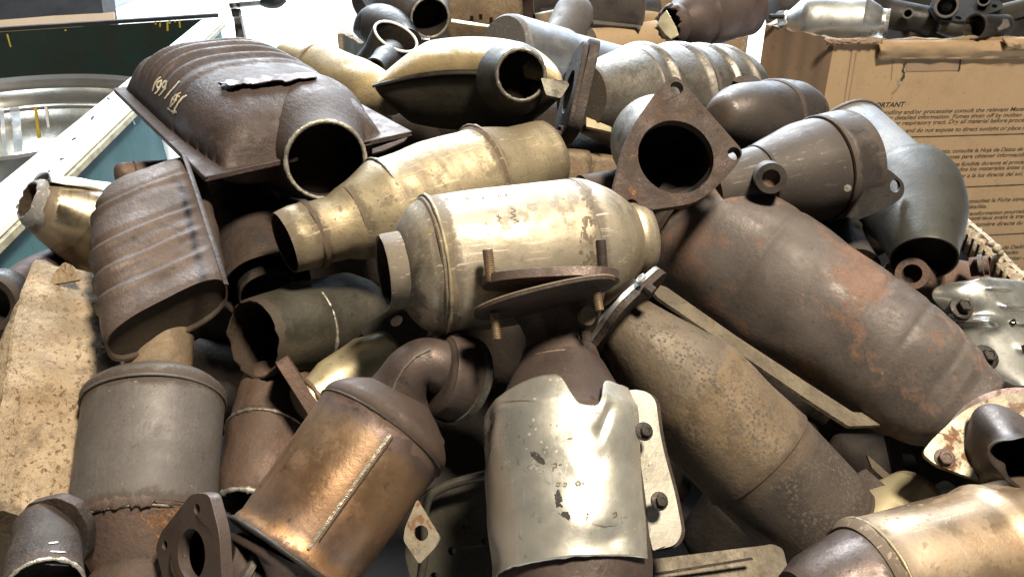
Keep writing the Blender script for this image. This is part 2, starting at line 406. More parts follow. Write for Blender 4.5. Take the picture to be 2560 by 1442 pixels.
class T:
    """one thing: an Empty whose local z runs along the thing's axis and whose local x faces the camera"""

    def __init__(s, name, label, cat, A, B, group=None, world=False, roll=0.0):
        pa, pb = (Vector(A), Vector(B)) if world else (P(*A), P(*B))
        s.dA, s.dB = (pa - CAM).dot(FWD), (pb - CAM).dot(FWD)
        z = (pb - pa).normalized()
        v = CAM - (pa + pb) / 2
        x = (v - z * v.dot(z)).normalized()
        y = z.cross(x)
        if roll:
            q = Matrix.Rotation(math.radians(roll), 3, z)
            x, y = q @ x, q @ y
        s.M = Matrix(((x.x, y.x, z.x, pa.x), (x.y, y.y, z.y, pa.y), (x.z, y.z, z.z, pa.z), (0, 0, 0, 1)))
        s.I = s.M.inverted()
        s.L = (pb - pa).length
        s.o = bpy.data.objects.new(name, None)
        s.o.empty_display_size = 0.02
        COL.objects.link(s.o)
        s.o.matrix_world = s.M
        s.o['label'] = label
        s.o['category'] = cat
        if group:
            s.o['group'] = group
        SEED[0] += 3.37
        s.seed = SEED[0]
        s.parent = s.o

    # image fraction along the axis -> axis parameter, pixel radius -> metres
    def t(s, f):
        return f * s.dA / (s.dB + f * (s.dA - s.dB))

    def z(s, f):
        return s.t(f) * s.L

    def d(s, f):
        return s.dA + (s.dB - s.dA) * s.t(f)

    def r(s, px, f):
        return px * s.d(f) / FPX

    def at(s, f):
        return s.M @ Vector((0, 0, s.z(f)))

    def under(s, part):
        """next parts become children of this part (sub-parts)"""
        s.parent = part if part is not None else s.o

    def mk(s, name, verts, faces, mats, fmat=None, **k):
        return link_mesh(name, verts, faces, mats, fmat, s.parent, **k)

    def w2l(s, pts):
        return [s.I @ Vector(p) for p in pts]

    def lathe(s, name, prof, m, open0=None, open1=None, seg=56, dent=0.0, df=14, ell=1.0, smooth_n=0, disp=None, inner=None,
              jag0=0.0, jag1=0.0, n=2.0, cap=True, sharp=38, sub=True):
        """surface of revolution: prof = [(fraction, radius_px[, radius_y_px])]; open ends = (wall_px, depth_px)"""
        pr = [(p[0], p[1], p[2] if len(p) > 2 else p[1] * ell) for p in prof]
        if smooth_n:
            pr = catmull(pr, smooth_n)
        rings = [(s.z(f), s.r(a, f), s.r(b, f), 0) for f, a, b in pr]
        if sub:
            out = [rings[0]]
            for q in rings[1:]:
                p = out[-1]
                gap = abs(q[0] - p[0])
                k = max(1, int(gap / (0.0022 if disp else 0.008)))
                for i in range(1, k + 1):
                    u = i / k
                    out.append((p[0] + (q[0] - p[0]) * u, p[1] + (q[1] - p[1]) * u, p[2] + (q[2] - p[2]) * u, 0))
            rings = out
        jag = {0: jag0, len(rings) - 1: jag1}
        nring = len(rings)
        pre, post = [], []
        if open0:
            z0, ra, rb, _ = rings[0]
            th, dp = s.r(open0[0], 0), s.r(open0[1], 0)
            pre = [(z0 + dp, 0, 0, 1), (z0 + dp, ra - th, rb - th, 1), (z0 + dp * 0.5, ra - th, rb - th, 1), (z0 + th * 0.3, ra - th, rb - th, 1)]
        elif cap:
            pre = [(rings[0][0], 0, 0, 0)]
        if open1:
            z0, ra, rb, _ = rings[-1]
            th, dp = s.r(open1[0], 1), s.r(open1[1], 1)
            post = [(z0 - th * 0.3, ra - th, rb - th, 1), (z0 - dp * 0.5, ra - th, rb - th, 1), (z0 - dp, ra - th, rb - th, 1), (z0 - dp, 0, 0, 1)]
        elif cap:
            post = [(rings[-1][0], 0, 0, 0)]
        allr = pre + rings + post
        # joints: kinks of the profile and the ends of the part
        kinks = [(rings[0][0], 1.0), (rings[-1][0], 1.0)]
        base_r = [(s.z(f), s.r(a, f)) for f, a, b in pr]
        for i in range(1, len(base_r) - 1):
            (z0, r0), (z1, r1), (z2, r2) = base_r[i - 1:i + 2]
            bend = abs(math.atan2(r2 - r1, z2 - z1 + 1e-9) - math.atan2(r1 - r0, z1 - z0 + 1e-9))
            if bend > 0.35 and not smooth_n:
                kinks.append((z1, min(1.0, bend * 0.8)))
        def jv(z):
            return max(k * math.exp(-((z - zk) / 0.011) ** 2) for zk, k in kinks)
        attr = []
        V, Fc, fm = [], [], []
        for i, (z, a, b, k) in enumerate(allr):
            for j in range(seg):
                th = 2 * math.pi * j / seg
                c, q = math.cos(th), math.sin(th)
                if n != 2.0:
                    c = math.copysign(abs(c) ** (2 / n), c); q = math.copysign(abs(q) ** (2 / n), q)
                x, y, zz = a * c, b * q, z
                if dent and a > 0:
                    e = dent * (nz3((x, y, z), df, s.seed) + 0.5 * nz3((x, y, z), df * 2.3, s.seed + 5))
                    x += e * c; y += e * q
                if disp and k == 0 and a > 0:
                    e = disp(z / s.L, th, x, y)
                    x += e * c; y += e * q
                ii = i - len(pre)
                jj = 0
                if (open0 and ii in (0, -1)):
                    jj = jag0
                if (open1 and ii in (nring - 1, nring)):
                    jj = jag1
                if jj:
                    zz += jj * (nz3((c * 3, q * 3, 0), 1.3, s.seed) + 0.6 * nz3((c * 9, q * 9, 1), 1.3, s.seed))
                V.append((x, y, zz)); attr.append(jv(z))
        for i in range(len(allr) - 1):
            for j in range(seg):
                j2 = (j + 1) % seg
                Fc.append((i * seg + j, i * seg + j2, (i + 1) * seg + j2, (i + 1) * seg + j))
                fm.append(1 if (allr[i][3] and allr[i + 1][3]) else 0)
        # collapse zero rings
        V2, F2, fm2 = V, [], []
        for f, k in zip(Fc, fm):
            pts = []
            for v in f:
                if not pts or all((Vector(V[v]) - Vector(V[u])).length > 1e-7 for u in pts):
                    pts.append(v)
            if len(pts) >= 3:
                F2.append(tuple(pts)); fm2.append(k)
        return s.mk(name, V2, F2, [m, inner or m_inner], fm2, sharp=sharp, attr=attr)

    def ring(s, name, f, rpx, tpx, m, noise_a=0.0, seg=64, ell=1.0, wide=1.0, arc=None, ry=None):
        """raised bead round the axis"""
        z0, R, t = s.z(f), s.r(rpx, f), s.r(tpx, f)
        Ry = s.r(ry, f) if ry else R * ell
        V, Fc = [], []
        k = 8
        a0, a1 = arc if arc else (0, 360)
        full = arc is None
        cnt = seg if full else seg + 1
        for j in range(cnt):
            th = math.radians(a0 + (a1 - a0) * j / seg)
            c, q = math.cos(th), math.sin(th)
            e = 1 + noise_a * (noise.noise(Vector((c * 14 + s.seed, q * 14, f * 30))) + 0.6 * noise.noise(Vector((c * 40 + s.seed, q * 40, f * 30))))
            for i in range(k):
                ph = 2 * math.pi * i / k
                rr = t * e * math.cos(ph)
                V.append(((R + rr) * c, (Ry + rr) * q, z0 + t * wide * e * math.sin(ph)))
        for j in range(cnt if full else cnt - 1):
            j2 = (j + 1) % cnt
            for i in range(k):
                i2 = (i + 1) % k
                Fc.append((j * k + i, j * k + i2, j2 * k + i2, j2 * k + i))
        if not full:
            Fc.append(tuple(range(k))); Fc.append(tuple((cnt - 1) * k + i for i in range(k)))
        return s.mk(name, V, Fc, m, sharp=70)

    def pipe(s, name, pts, m, open0=None, open1=None, seg=40, n=8, dent=0.0, inner=None, flat=None, world=False, ridge=None):
        """tube swept through pixel points (x, y, depth, radius_px)"""
        if world:
            q = [(*p[:3], p[3]) for p in pts]
        else:
            q = [(*P(p[0], p[1], p[2]), p[3] * p[2] / FPX) for p in pts]
        q = catmull(q, n) if len(q) > 2 else [tuple(a + (b - a) * i / 4 for a, b in zip(q[0], q[1])) for i in range(5)]
        c = [s.I @ Vector(p[:3]) for p in q]
        R = [p[3] for p in q]
        tang = [(c[min(i + 1, len(c) - 1)] - c[max(i - 1, 0)]).normalized() for i in range(len(c))]
        u = tang[0].orthogonal().normalized()
        fr = []
        for i, tt in enumerate(tang):
            u = (u - tt * u.dot(tt)).normalized()
            fr.append((u, tt.cross(u)))
        rows = []
        for i in range(len(c)):
            rows.append((c[i], fr[i], R[i], 0))
        if open0:
            th, k = (open0[0] * (s.dA if not world else 1) / FPX), max(2, int(open0[1]))
            k = min(k, len(c) - 1)
            pre = [(c[i], fr[i], max(R[i] - th, 1e-4), 1) for i in range(k, -1, -1)]
            pre = [(c[k], fr[k], 0, 1)] + pre
        else:
            pre = [(c[0], fr[0], 0, 0)]
        if open1:
            th, k = (open1[0] * (s.dB if not world else 1) / FPX), max(2, int(open1[1]))
            k = min(k, len(c) - 1)
            post = [(c[-1 - i], fr[-1 - i], max(R[-1 - i] - th, 1e-4), 1) for i in range(0, k + 1)]
            post = post + [(c[-1 - k], fr[-1 - k], 0, 1)]
        else:
            post = [(c[-1], fr[-1], 0, 0)]
        rows = pre + rows + post
        V, Fc, fm = [], [], []
        for (p, (a, b), r, k) in rows:
            for j in range(seg):
                th = 2 * math.pi * j / seg
                e = 1.0
                if dent:
                    v = p + a * math.cos(th) * r + b * math.sin(th) * r
                    e = 1 + dent * nz3(v, 30, s.seed)
                fx, fy = flat if flat else (1, 1)
                V.append(p + a * (math.cos(th) * r * e * fx) + b * (math.sin(th) * r * e * fy))
        for i in range(len(rows) - 1):
            for j in range(seg):
                j2 = (j + 1) % seg
                f = [i * seg + j, i * seg + j2, (i + 1) * seg + j2, (i + 1) * seg + j]
                if rows[i][2] == 0:
                    f = [i * seg, (i + 1) * seg + j2, (i + 1) * seg + j]
                elif rows[i + 1][2] == 0:
                    f = [i * seg + j, i * seg + j2, (i + 1) * seg]
                Fc.append(tuple(f))
                fm.append(1 if rows[i][3] and rows[i + 1][3] else 0)
        return s.mk(name, V, Fc, [m, inner or m_inner], fm, sharp=45)

    def plane(s, c, n):
        c0 = P(*c)
        n0 = cv(n).normalized()
        def un(px, py):
            a = P(px, py, 1.0) - CAM
            return CAM + a * ((c0 - CAM).dot(n0) / a.dot(n0))
        return c0, n0, un

    def plate(s, name, c, n, outline, thick, m, holes=(), bevel=0.0006, rough=0.0, world_pts=None, hseg=20):
        """flat plate: outline traced in pixels, laid on the plane through c (x, y, depth) with camera-space normal n"""
        c0, n0, un = s.plane(c, n)
        loops = [[un(x, y) for x, y in outline]]
        u = n0.orthogonal().normalized(); v = n0.cross(u)
        for h in holes:
            hc = un(h[0], h[1])
            rr = h[2] * c[2] / FPX
            loops.append([hc + u * math.cos(2 * math.pi * i / hseg) * rr + v * math.sin(2 * math.pi * i / hseg) * rr for i in range(hseg)])
        if rough:
            loops[0] = [p + (u * nz3(p, 90, s.seed) + v * nz3(p, 90, s.seed + 9)) * rough for p in loops[0]]
        return s.prism(name, loops, n0, thick, m, bevel)

    def prism(s, name, loops, n0, thick, m, bevel=0.0006, frames=None):
        """extrude world-space coplanar loops (outer, then holes) by thick along -n0"""
        tris = tessellate_polygon(loops)
        flat = [p for l in loops for p in l]
        k = len(flat)
        V = s.w2l(flat) + s.w2l([p - n0 * thick for p in flat])
        Fc = [tuple(t) for t in tris] + [tuple(i + k for i in reversed(t)) for t in tris]
        off = 0
        for l in loops:
            m_ = len(l)
            for i in range(m_):
                a, b = off + i, off + (i + 1) % m_
                Fc.append((a, b, b + k, a + k))
            off += m_
        return s.mk(name, V, Fc, m, bevel=bevel, sharp=30)

    def sheet(s, name, fn, nu, nv, m, thick=0.0012, closed=False, mask=None, sharp=35):
        """thin sheet: fn(u, v) -> world point"""
        V = s.w2l([fn(i / nu, j / nv) for j in range(nv + 1) for i in range(nu + 1)])
        Fc = []
        for j in range(nv):
            for i in range(nu):
                if mask and not mask((i + 0.5) / nu, (j + 0.5) / nv):
                    continue
                a = j * (nu + 1) + i
                Fc.append((a, a + 1, a + nu + 2, a + nu + 1))
        return s.mk(name, V, Fc, m, solid=thick, sharp=sharp)

    def bolt(s, name, c, n, rpx, lpx, m, head='hex', thread=True, hpx=None, seg=16, washer=None):
        """stud or bolt starting at pixel point c, pointing along camera-space n"""
        p0 = P(*c); n0 = cv(n).normalized()
        R, Ln = rpx * c[2] / FPX, lpx * c[2] / FPX
        u = n0.orthogonal().normalized(); v = n0.cross(u)
        prof = []
        if washer:
            wr, wh = washer[0] * c[2] / FPX, washer[1] * c[2] / FPX
            prof += [(0, 0, 'c'), (0, wr, 'c'), (wh * 0.6, wr * 0.96, 'c'), (wh, wr * 0.72, 'c')]
            z0 = wh
        else:
            prof += [(0, 0, 'c')]
            z0 = 0
        if head == 'hex':
            prof += [(z0, R, 'h'), (z0 + Ln * 0.9, R, 'h'), (z0 + Ln, R * 0.85, 'h'), (z0 + Ln, R * 0.6, 'h'), (z0 + Ln * 0.86, R * 0.52, 'h'), (z0 + Ln * 0.86, 0, 'c')]
        else:
            if thread:
                k = max(4, int(Ln / 0.0017))
                for i in range(k):
                    a = z0 + Ln * i / k; b = z0 + Ln * (i + 0.5) / k
                    prof += [(a, R * 0.88, 'c'), (b, R, 'c')]
                prof += [(z0 + Ln, R * 0.8, 'c'), (z0 + Ln, 0, 'c')]
            else:
                prof += [(z0, R, 'c'), (z0 + Ln, R, 'c'), (z0 + Ln, 0, 'c')]
        V, Fc = [], []
        for z, r, k in prof:
            for j in range(seg):
                th = 2 * math.pi * j / seg
                rr = r
                if k == 'h':
                    a = (th % (math.pi / 3)) - math.pi / 6
                    rr = r * 0.9 / math.cos(a)
                V.append(s.I @ (p0 + n0 * z + (u * math.cos(th) + v * math.sin(th)) * max(rr, 1e-5)))
        for i in range(len(prof) - 1):
            for j in range(seg):
                j2 = (j + 1) % seg
                Fc.append((i * seg + j, i * seg + j2, (i + 1) * seg + j2, (i + 1) * seg + j))
        return s.mk(name, V, Fc, m, sharp=30)

    def bvh(s, objs):
        V, Fc = [], []
        for o in objs:
            k = len(V)
            V += [s.M @ v.co for v in o.data.vertices]
            Fc += [tuple(i + k for i in p.vertices) for p in o.data.polygons]
        return BVHTree.FromPolygons(V, Fc)

    def stroke(s, name, lines, wpx, m, tgt, lift=0.0004, jitter=0.0, step=5, taper=False, parent=None):
        """paint or scratch laid on real surfaces: polylines in pixels dropped onto the target meshes"""
        tree = s.bvh(tgt)
        V, Fc = [], []
        for ln in lines:
            pts = []
            for (a, b) in zip(ln[:-1], ln[1:]):
                k = max(1, int(math.hypot(b[0] - a[0], b[1] - a[1]) / step))
                pts += [(a[0] + (b[0] - a[0]) * i / k, a[1] + (b[1] - a[1]) * i / k) for i in range(k)]
            pts.append(ln[-1])
            row = []
            for i, p in enumerate(pts):
                q = pts[min(i + 1, len(pts) - 1)]; o_ = pts[max(i - 1, 0)]
                dx, dy = q[0] - o_[0], q[1] - o_[1]
                l_ = math.hypot(dx, dy) or 1
                nx, ny = -dy / l_, dx / l_
                ww = wpx * (0.75 + 0.5 * abs(noise.noise(Vector((p[0] * 0.13, p[1] * 0.13, s.seed))))) / 2
                if taper:
                    ww *= math.sin(math.pi * (i + 0.6) / (len(pts) + 0.2)) ** 0.5
                pr = []
                for sg in (-1, 1):
                    jx = jitter * noise.noise(Vector((p[0] * 0.4, p[1] * 0.4, sg * 9)))
                    d = (P(p[0] + nx * (ww + jx) * sg, p[1] + ny * (ww + jx) * sg, 1.0) - CAM).normalized()
                    h = tree.ray_cast(CAM, d)
                    pr.append(h[0] - d * lift + h[1] * (lift if h[1].dot(d) < 0 else -lift) if h[0] is not None else None)
                row.append(pr)
            for r0, r1 in zip(row[:-1], row[1:]):
                if None in r0 or None in r1:
                    continue
                if (r0[0] - r1[0]).length > 0.03:
                    continue
                k = len(V)
                V += [s.I @ r0[0], s.I @ r0[1], s.I @ r1[1], s.I @ r1[0]]
                Fc.append((k, k + 1, k + 2, k + 3))
        if not V:
            return None
        sv = s.parent
        if parent is not None:
            s.parent = parent
        o = s.mk(name, V, Fc, m)
        s.parent = sv
        return o

    def patch(s, name, poly, m, tgt, lift=0.0003, res=4, hollow=-9):
        """paint/scorch area: polygon in pixels dropped on the target meshes"""
        tree = s.bvh(tgt)
        xs = [p[0] for p in poly]; ys = [p[1] for p in poly]
        def inside(x, y):
            c = False
            for (x1, y1), (x2, y2) in zip(poly, poly[1:] + poly[:1]):
                if (y1 > y) != (y2 > y) and x < (x2 - x1) * (y - y1) / (y2 - y1) + x1:
                    c = not c
            return c
        V, Fc, idx = [], [], {}
        def vtx(i, j):
            if (i, j) in idx:
                return idx[(i, j)]
            d = (P(i * res, j * res, 1.0) - CAM).normalized()
            h = tree.ray_cast(CAM, d)
            if h[0] is None:
                idx[(i, j)] = None; return None
            V.append(s.I @ (h[0] - d * lift)); idx[(i, j)] = len(V) - 1
            return idx[(i, j)]
        for i in range(int(min(xs) / res), int(max(xs) / res) + 1):
            for j in range(int(min(ys) / res), int(max(ys) / res) + 1):
                if inside((i + .5) * res + 3 * noise.noise(Vector((i, j, 3.3))), (j + .5) * res + 3 * noise.noise(Vector((i, j, 7.7)))):
                    q = [vtx(i, j), vtx(i + 1, j), vtx(i + 1, j + 1), vtx(i, j + 1)]
                    if None not in q and noise.noise(Vector((i * res * 0.035, j * res * 0.035, s.seed))) + 0.7 * noise.noise(Vector((i * res * 0.12, j * res * 0.12, s.seed))) > hollow:
                        Fc.append(tuple(q))
        return s.mk(name, V, Fc, m) if Fc else None


def tag(o, label, cat, group=None):
    o['label'] = label; o['category'] = cat
    if group:
        o['group'] = group


def box_between(t, name, a, b, c, thick, m, bevel=0.001):
    pass


CC = 'catalytic_converter'
CCAT = 'catalytic converter'


def plate3(t, name, c, u, n, outline, thick, m, holes=(), bevel=0.0008, hseg=18):
    """plate given in metres on its own plane: centre pixel c, in-plane direction u and normal n in camera space"""
    c0 = P(*c)
    n0 = cv(n).normalized()
    u0 = cv(u); u0 = (u0 - n0 * u0.dot(n0)).normalized()
    v0 = n0.cross(u0)
    loops = [[c0 + u0 * a + v0 * b for a, b in outline]]
    for (a, b, r) in holes:
        loops.append([c0 + u0 * (a + r * math.cos(2 * math.pi * i / hseg)) + v0 * (b + r * math.sin(2 * math.pi * i / hseg)) for i in range(hseg)])
    return t.prism(name, loops, n0, thick, m, bevel)


def plane3(A, B, C):
    a, b, c = P(*A), P(*B), P(*C)
    n = (b - a).cross(c - a).normalized()
    if n.dot(CAM - a) < 0:
        n = -n
    return (n.dot(RIGHT), n.dot(UP), -n.dot(FWD))


def oval(a, b, n=2.3, k=48):
    return [(a * math.copysign(abs(math.cos(2 * math.pi * i / k)) ** (2 / n), math.cos(2 * math.pi * i / k)), b * math.copysign(abs(math.sin(2 * math.pi * i / k)) ** (2 / n), math.sin(2 * math.pi * i / k))) for i in range(k)]


def oval_ears(R, ear, er, k=14):
    """two-bolt flange outline: round middle of radius R, ears of radius er at +-ear"""
    pts = []
    for i in range(k + 1):
        a = math.radians(40 + 100 * i / k); pts.append((R * math.cos(a), R * math.sin(a)))
    for i in range(9):
        a = math.radians(110 + 140 * i / 8); pts.append((-ear + er * math.cos(a), er * math.sin(a)))
    for i in range(k + 1):
        a = math.radians(220 + 100 * i / k); pts.append((R * math.cos(a), R * math.sin(a)))
    for i in range(9):
        a = math.radians(-70 + 140 * i / 8); pts.append((ear + er * math.cos(a), er * math.sin(a)))
    return pts


def arcsheet(t, name, f0, f1, r0, r1, a0, a1, m, thick=0.0012, wob=0.0, nu=24, nv=24, fn=None, ell=1.0, edge=0.0):
    def g(u, v):
        e = edge * (nz3((u * 6, 0, v), 1, t.seed)) if v in (0.0, 1.0) else 0
        f = f0 + (f1 - f0) * v + e
        a = math.radians(a0 + (a1 - a0) * u)
        R = t.r(r0 + (r1 - r0) * v, f)
        if fn:
            R += fn(u, v)
        R += wob * nz3((u * 3, v * 3, 0), 1.3, t.seed)
        return t.M @ Vector((R * math.cos(a), R * ell * math.sin(a), t.z(f)))
    return t.sheet(name, g, nu, nv, m, thick)


def struct(o):
    o['kind'] = 'structure'
    return o


# ================================================================== the setting
fl = link_mesh('floor', [(-30, -12, 0), (30, -12, 0), (30, 45, 0), (-30, 45, 0)], [(0, 1, 2, 3)], m_floor, smooth=False)
struct(fl)


def wall_panel(t, name, a, b, ztop_a, ztop_b, zbot, thick, m, inward, ragged=0.0, k=40, edge=None, slump=0.0):
    """upright cardboard or steel panel from ground point a to b with an uneven top edge"""
    a, b = Vector(a), Vector(b)
    n = Vector((0, 0, 1)).cross(b - a).normalized() * inward
    top, bot = [], []
    for i in range(k + 1):
        u = i / k
        p = a + (b - a) * u
        z = ztop_a + (ztop_b - ztop_a) * u
        if ragged:
            z += ragged * (noise.noise(Vector((u * 9, t.seed, 0))) + 0.5 * noise.noise(Vector((u * 31, t.seed, 0))))
        top.append(Vector((p.x, p.y, z)) + n * slump * noise.noise(Vector((u * 5, t.seed, 4))))
        bot.append(Vector((p.x, p.y, zbot)))
    V, Fc = [], []
    rows = 8
    for side in (0, 1):
        for r in range(rows + 1):
            for i in range(k + 1):
                q = bot[i] + (top[i] - bot[i]) * (r / rows)
                V.append(t.I @ (q + n * thick * side))
    S = (rows + 1) * (k + 1)
    fm = []
    for side in (0, 1):
        for r in range(rows):
            for i in range(k):
                x = side * S + r * (k + 1) + i
                Fc.append((x, x + 1, x + k + 2, x + k + 1)); fm.append(0)
    x = rows * (k + 1)
    for i in range(k):
        Fc.append((x + i, x + i + 1, S + x + i + 1, S + x + i)); fm.append(1)
    for i in (0, k):
        for r in range(rows):
            y = r * (k + 1) + i
            Fc.append((y, y + k + 1, S + y + k + 1, S + y)); fm.append(1)
    return t.mk(name, V, Fc, [m, edge or m], fm, sharp=30)


# --- teal steel bin on the left: near wall's worn rim whitened for glare, far wall darkened for shade
ZB = 1.0
pN, pF, pL = Zlev(0, 548, ZB), Zlev(548, 46, ZB), Zlev(0, 82, ZB)
dirw = (pN - pF); dirw.z = 0
pNN = pN + dirw.normalized() * 0.7
pLL = pF + (pL - pF) * 1.6
t = T('steel_bin', 'teal painted steel bin with worn rim whitened by glare at the left', 'bin', (pF.x, pF.y, 0), (pF.x, pF.y, ZB), world=True)
n_out = Vector((0, 0, 1)).cross(pF - pNN).normalized()
if n_out.x < 0:
    n_out = -n_out
g = lambda p, z: Vector((p.x, p.y, z))
t.prism('side_wall', [[g(pNN, 0.1), g(pF, 0.1), g(pF, ZB - 0.012), g(pNN, ZB - 0.012)]], n_out, 0.006, m_teal, bevel=0)
# rim: a flat bar lying on the wall, its inner edge away from us
rw = 0.062
rim = t.prism('rim', [[g(pNN, ZB) + n_out * 0.012, g(pF, ZB) + n_out * 0.012, g(pF, ZB) - n_out * rw * 0.75, g(pNN, ZB) - n_out * rw]], Vector((0, 0, 1)), 0.011, m_white, bevel=0.002)
t.prism('rim_lip', [[g(pNN, ZB - 0.0125) + n_out * 0.016, g(pF, ZB - 0.0125) + n_out * 0.016, g(pF, ZB - 0.024) + n_out * 0.016, g(pNN, ZB - 0.024) + n_out * 0.016]], n_out, 0.012, m_yellowed, bevel=0.001)
nb = Vector((0, 0, 1)).cross(pLL - pF).normalized()
if nb.y > 0:
    nb = -nb
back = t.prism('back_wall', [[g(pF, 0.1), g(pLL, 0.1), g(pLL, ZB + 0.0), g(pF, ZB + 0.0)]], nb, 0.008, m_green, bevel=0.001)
t.prism('back_rim', [[g(pF, ZB + 0.012) - nb * 0.02, g(pLL, ZB + 0.012) - nb * 0.02, g(pLL, ZB + 0.012) + nb * 0.0, g(pF, ZB + 0.012) + nb * 0.0]], Vector((0, 0, 1)), 0.010, m_slab, bevel=0.001)
for l_ in ([[(400, 42), (400, 68)], [(418, 40), (419, 78)], [(424, 40), (424, 60)], [(436, 38), (438, 56)], [(447, 37), (450, 70)], [(456, 36), (457, 52)],
                        [(470, 35), (473, 50)], [(388, 43), (389, 62)], [(375, 44), (376, 52)], [(490, 34), (492, 44)], [(480, 34), (480, 40)], [(408, 42), (409, 54)],
                        [(163, 70), (164, 78)], [(261, 60), (262, 66)], [(18, 86), (27, 118)]]):
    t.stroke('paint_drip', [l_], 5, m_yellow, [back], lift=0.001, step=3)
t.stroke('paint_edge', [[(360, 50), (400, 44), (440, 40), (480, 36), (508, 33)]], 9, m_yellow, [back], lift=0.0014, step=4)
for l_ in ([[(60, 480), (75, 470)], [(150, 400), (160, 396)], [(228, 300), (236, 292)], [(300, 196), (306, 200)], [(215, 215), (250, 232), (275, 250)], [(215, 190), (232, 205)],
                        [(120, 430), (126, 428)], [(330, 160), (336, 158)], [(420, 92), (428, 88)], [(180, 352), (190, 346)], [(40, 520), (52, 508)], [(455, 110), (462, 112)]]):
    t.stroke('paint_chip', [l_], 5, m_slab, [rim], lift=0.0008, step=4, jitter=3)
t.stroke('paint_scrape', [[(283, 262), (288, 292)], [(292, 262), (296, 286)], [(200, 335), (206, 344)], [(250, 310), (254, 314)], [(332, 302), (336, 312)], [(160, 400), (168, 396)], [(22, 545), (50, 535)]], 4, m_white, [o for o in t.o.children if o.name.startswith('side_wall')], lift=0.001, step=4)

# --- polished wheel rim lying inside the bin, we look at its far inner side
fe = Zlev(20, 186, 0.93)
t = T('wheel_rim', 'polished chrome wheel rim lying inside the teal bin', 'wheel rim', (-1.09, fe.y - 0.34, 0.55), (-1.09, fe.y - 0.34, 0.93), world=True)
k = FPX / 1.0
def rz(z, r):
    return (z, r)
V, Fc = [], []
prof = [(0.0, 0.30), (0.36, 0.312), (0.375, 0.318), (0.38, 0.312), (0.372, 0.300), (0.358, 0.297), (0.352, 0.288), (0.325, 0.286), (0.318, 0.281), (0.310, 0.281), (0.304, 0.272), (0.27, 0.268), (0.26, 0.262), (0.0, 0.258), (0.0, 0.0)]
SG = 96
for z_, r_ in prof:
    for j_ in range(SG):
        a_ = 2 * math.pi * j_ / SG
        V.append((max(r_ * 1.1, 1e-5) * math.cos(a_), max(r_ * 1.1, 1e-5) * math.sin(a_), z_))
for i_ in range(len(prof) - 1):
    for j_ in range(SG):
        Fc.append((i_ * SG + j_, i_ * SG + (j_ + 1) % SG, (i_ + 1) * SG + (j_ + 1) % SG, (i_ + 1) * SG + j_))
wr = t.mk('rim_barrel', V, Fc, m_chrome, sharp=40)
t.stroke('yellow_reflection', [[(88, 268), (92, 300), (98, 345)]], 9, m_yellow, [wr], lift=0.002, step=6)  # reflections in the chrome, painted on as coloured strips
t.stroke('white_reflection', [[(115, 268), (119, 300), (122, 320)]], 8, m_white, [wr], lift=0.002, step=6)
t.stroke('grey_reflection', [[(36, 268), (42, 320), (46, 380)]], 26, m_galv, [wr], lift=0.002, step=6)
t.stroke('grey_reflection', [[(4, 268), (8, 330), (12, 390)]], 12, m_galv, [wr], lift=0.002, step=6)
# sheet metal and board lying on the back edge of the bin
t = T('dark_lid', 'dark grey slab resting above the green bin wall at top left', 'slab', Zlev(-80, 40, 1.06), Zlev(260, 20, 1.06), world=True)
q = [P(-120, -90, 2.62), P(238, -110, 2.62), P(258, 33, 2.5), P(-120, 60, 2.5)]
nq = (q[1] - q[0]).cross(q[2] - q[0]).normalized()
nq = nq if nq.dot(CAM - q[0]) > 0 else -nq
t.prism('slab', [q], nq, 0.12, m_slab)
t = T('cardboard_sheet', 'strip of brown cardboard under the dark slab at top left', 'cardboard', Zlev(-60, 60, 1.02), Zlev(270, 45, 1.02), world=True)
q = [P(-100, 40, 2.42), P(110, 36, 2.42), P(262, 28, 2.42), P(330, 20, 2.42), P(330, 58, 2.34), P(-100, 84, 2.34)]
t.plate('sheet', (100, 60, 2.40), (0, 0.6, 0.8), [(-100, 58), (60, 46), (130, 40), (262, 33), (285, 30), (285, 50), (200, 62), (-100, 84)], 0.008, m_card)
t = T('galvanised_sheet', 'pale galvanised metal sheet beside the dark slab', 'metal sheet', (300, 10, 2.9), (340, 0, 2.9))
t.plate('sheet', (300, 10, 2.9), (0.0, 0.5, 0.86), [(242, -60), (380, -60), (342, -2), (268, 28)], 0.004, m_galv)
# handle of some machine behind, black grip on a bright lever
t = T('machine_lever', 'bright metal lever with black grip at the top edge', 'lever', (572, 14, 2.6), (700, 0, 2.6))
t.pipe('arm', [(575, 15, 2.6, 8), (615, 11, 2.6, 8), (655, 8, 2.6, 8)], m_bright)
t.pipe('grip', [(652, 6, 2.59, 8), (665, 7, 2.59, 13), (690, 6, 2.58, 15), (712, -4, 2.58, 10)], m_rubber)
t.bolt('bolt', (580, 16, 2.59), (0, 0, 1), 6, 6, m_bolt)
t.bolt('bolt', (598, 14, 2.59), (0, 0, 1), 6, 6, m_bolt)
t.plate('hinge', (588, 36, 2.62), (0, 0, 1), [(576, 22), (600, 22), (598, 42), (580, 42)], 0.02, m_bolt)
t = T('steel_post', 'grey steel post standing behind the ribbed pan converter', 'post', Vector(P(598, 40, 2.75)), Vector((P(612, 120, 2.75).x, P(612, 120, 2.75).y, 0.0)), world=True)
t.plate('post_face', (600, 80, 2.75), (0.1, 0, 1), [(582, 30), (598, 30), (622, 150), (596, 150)], 0.05, m_grey)


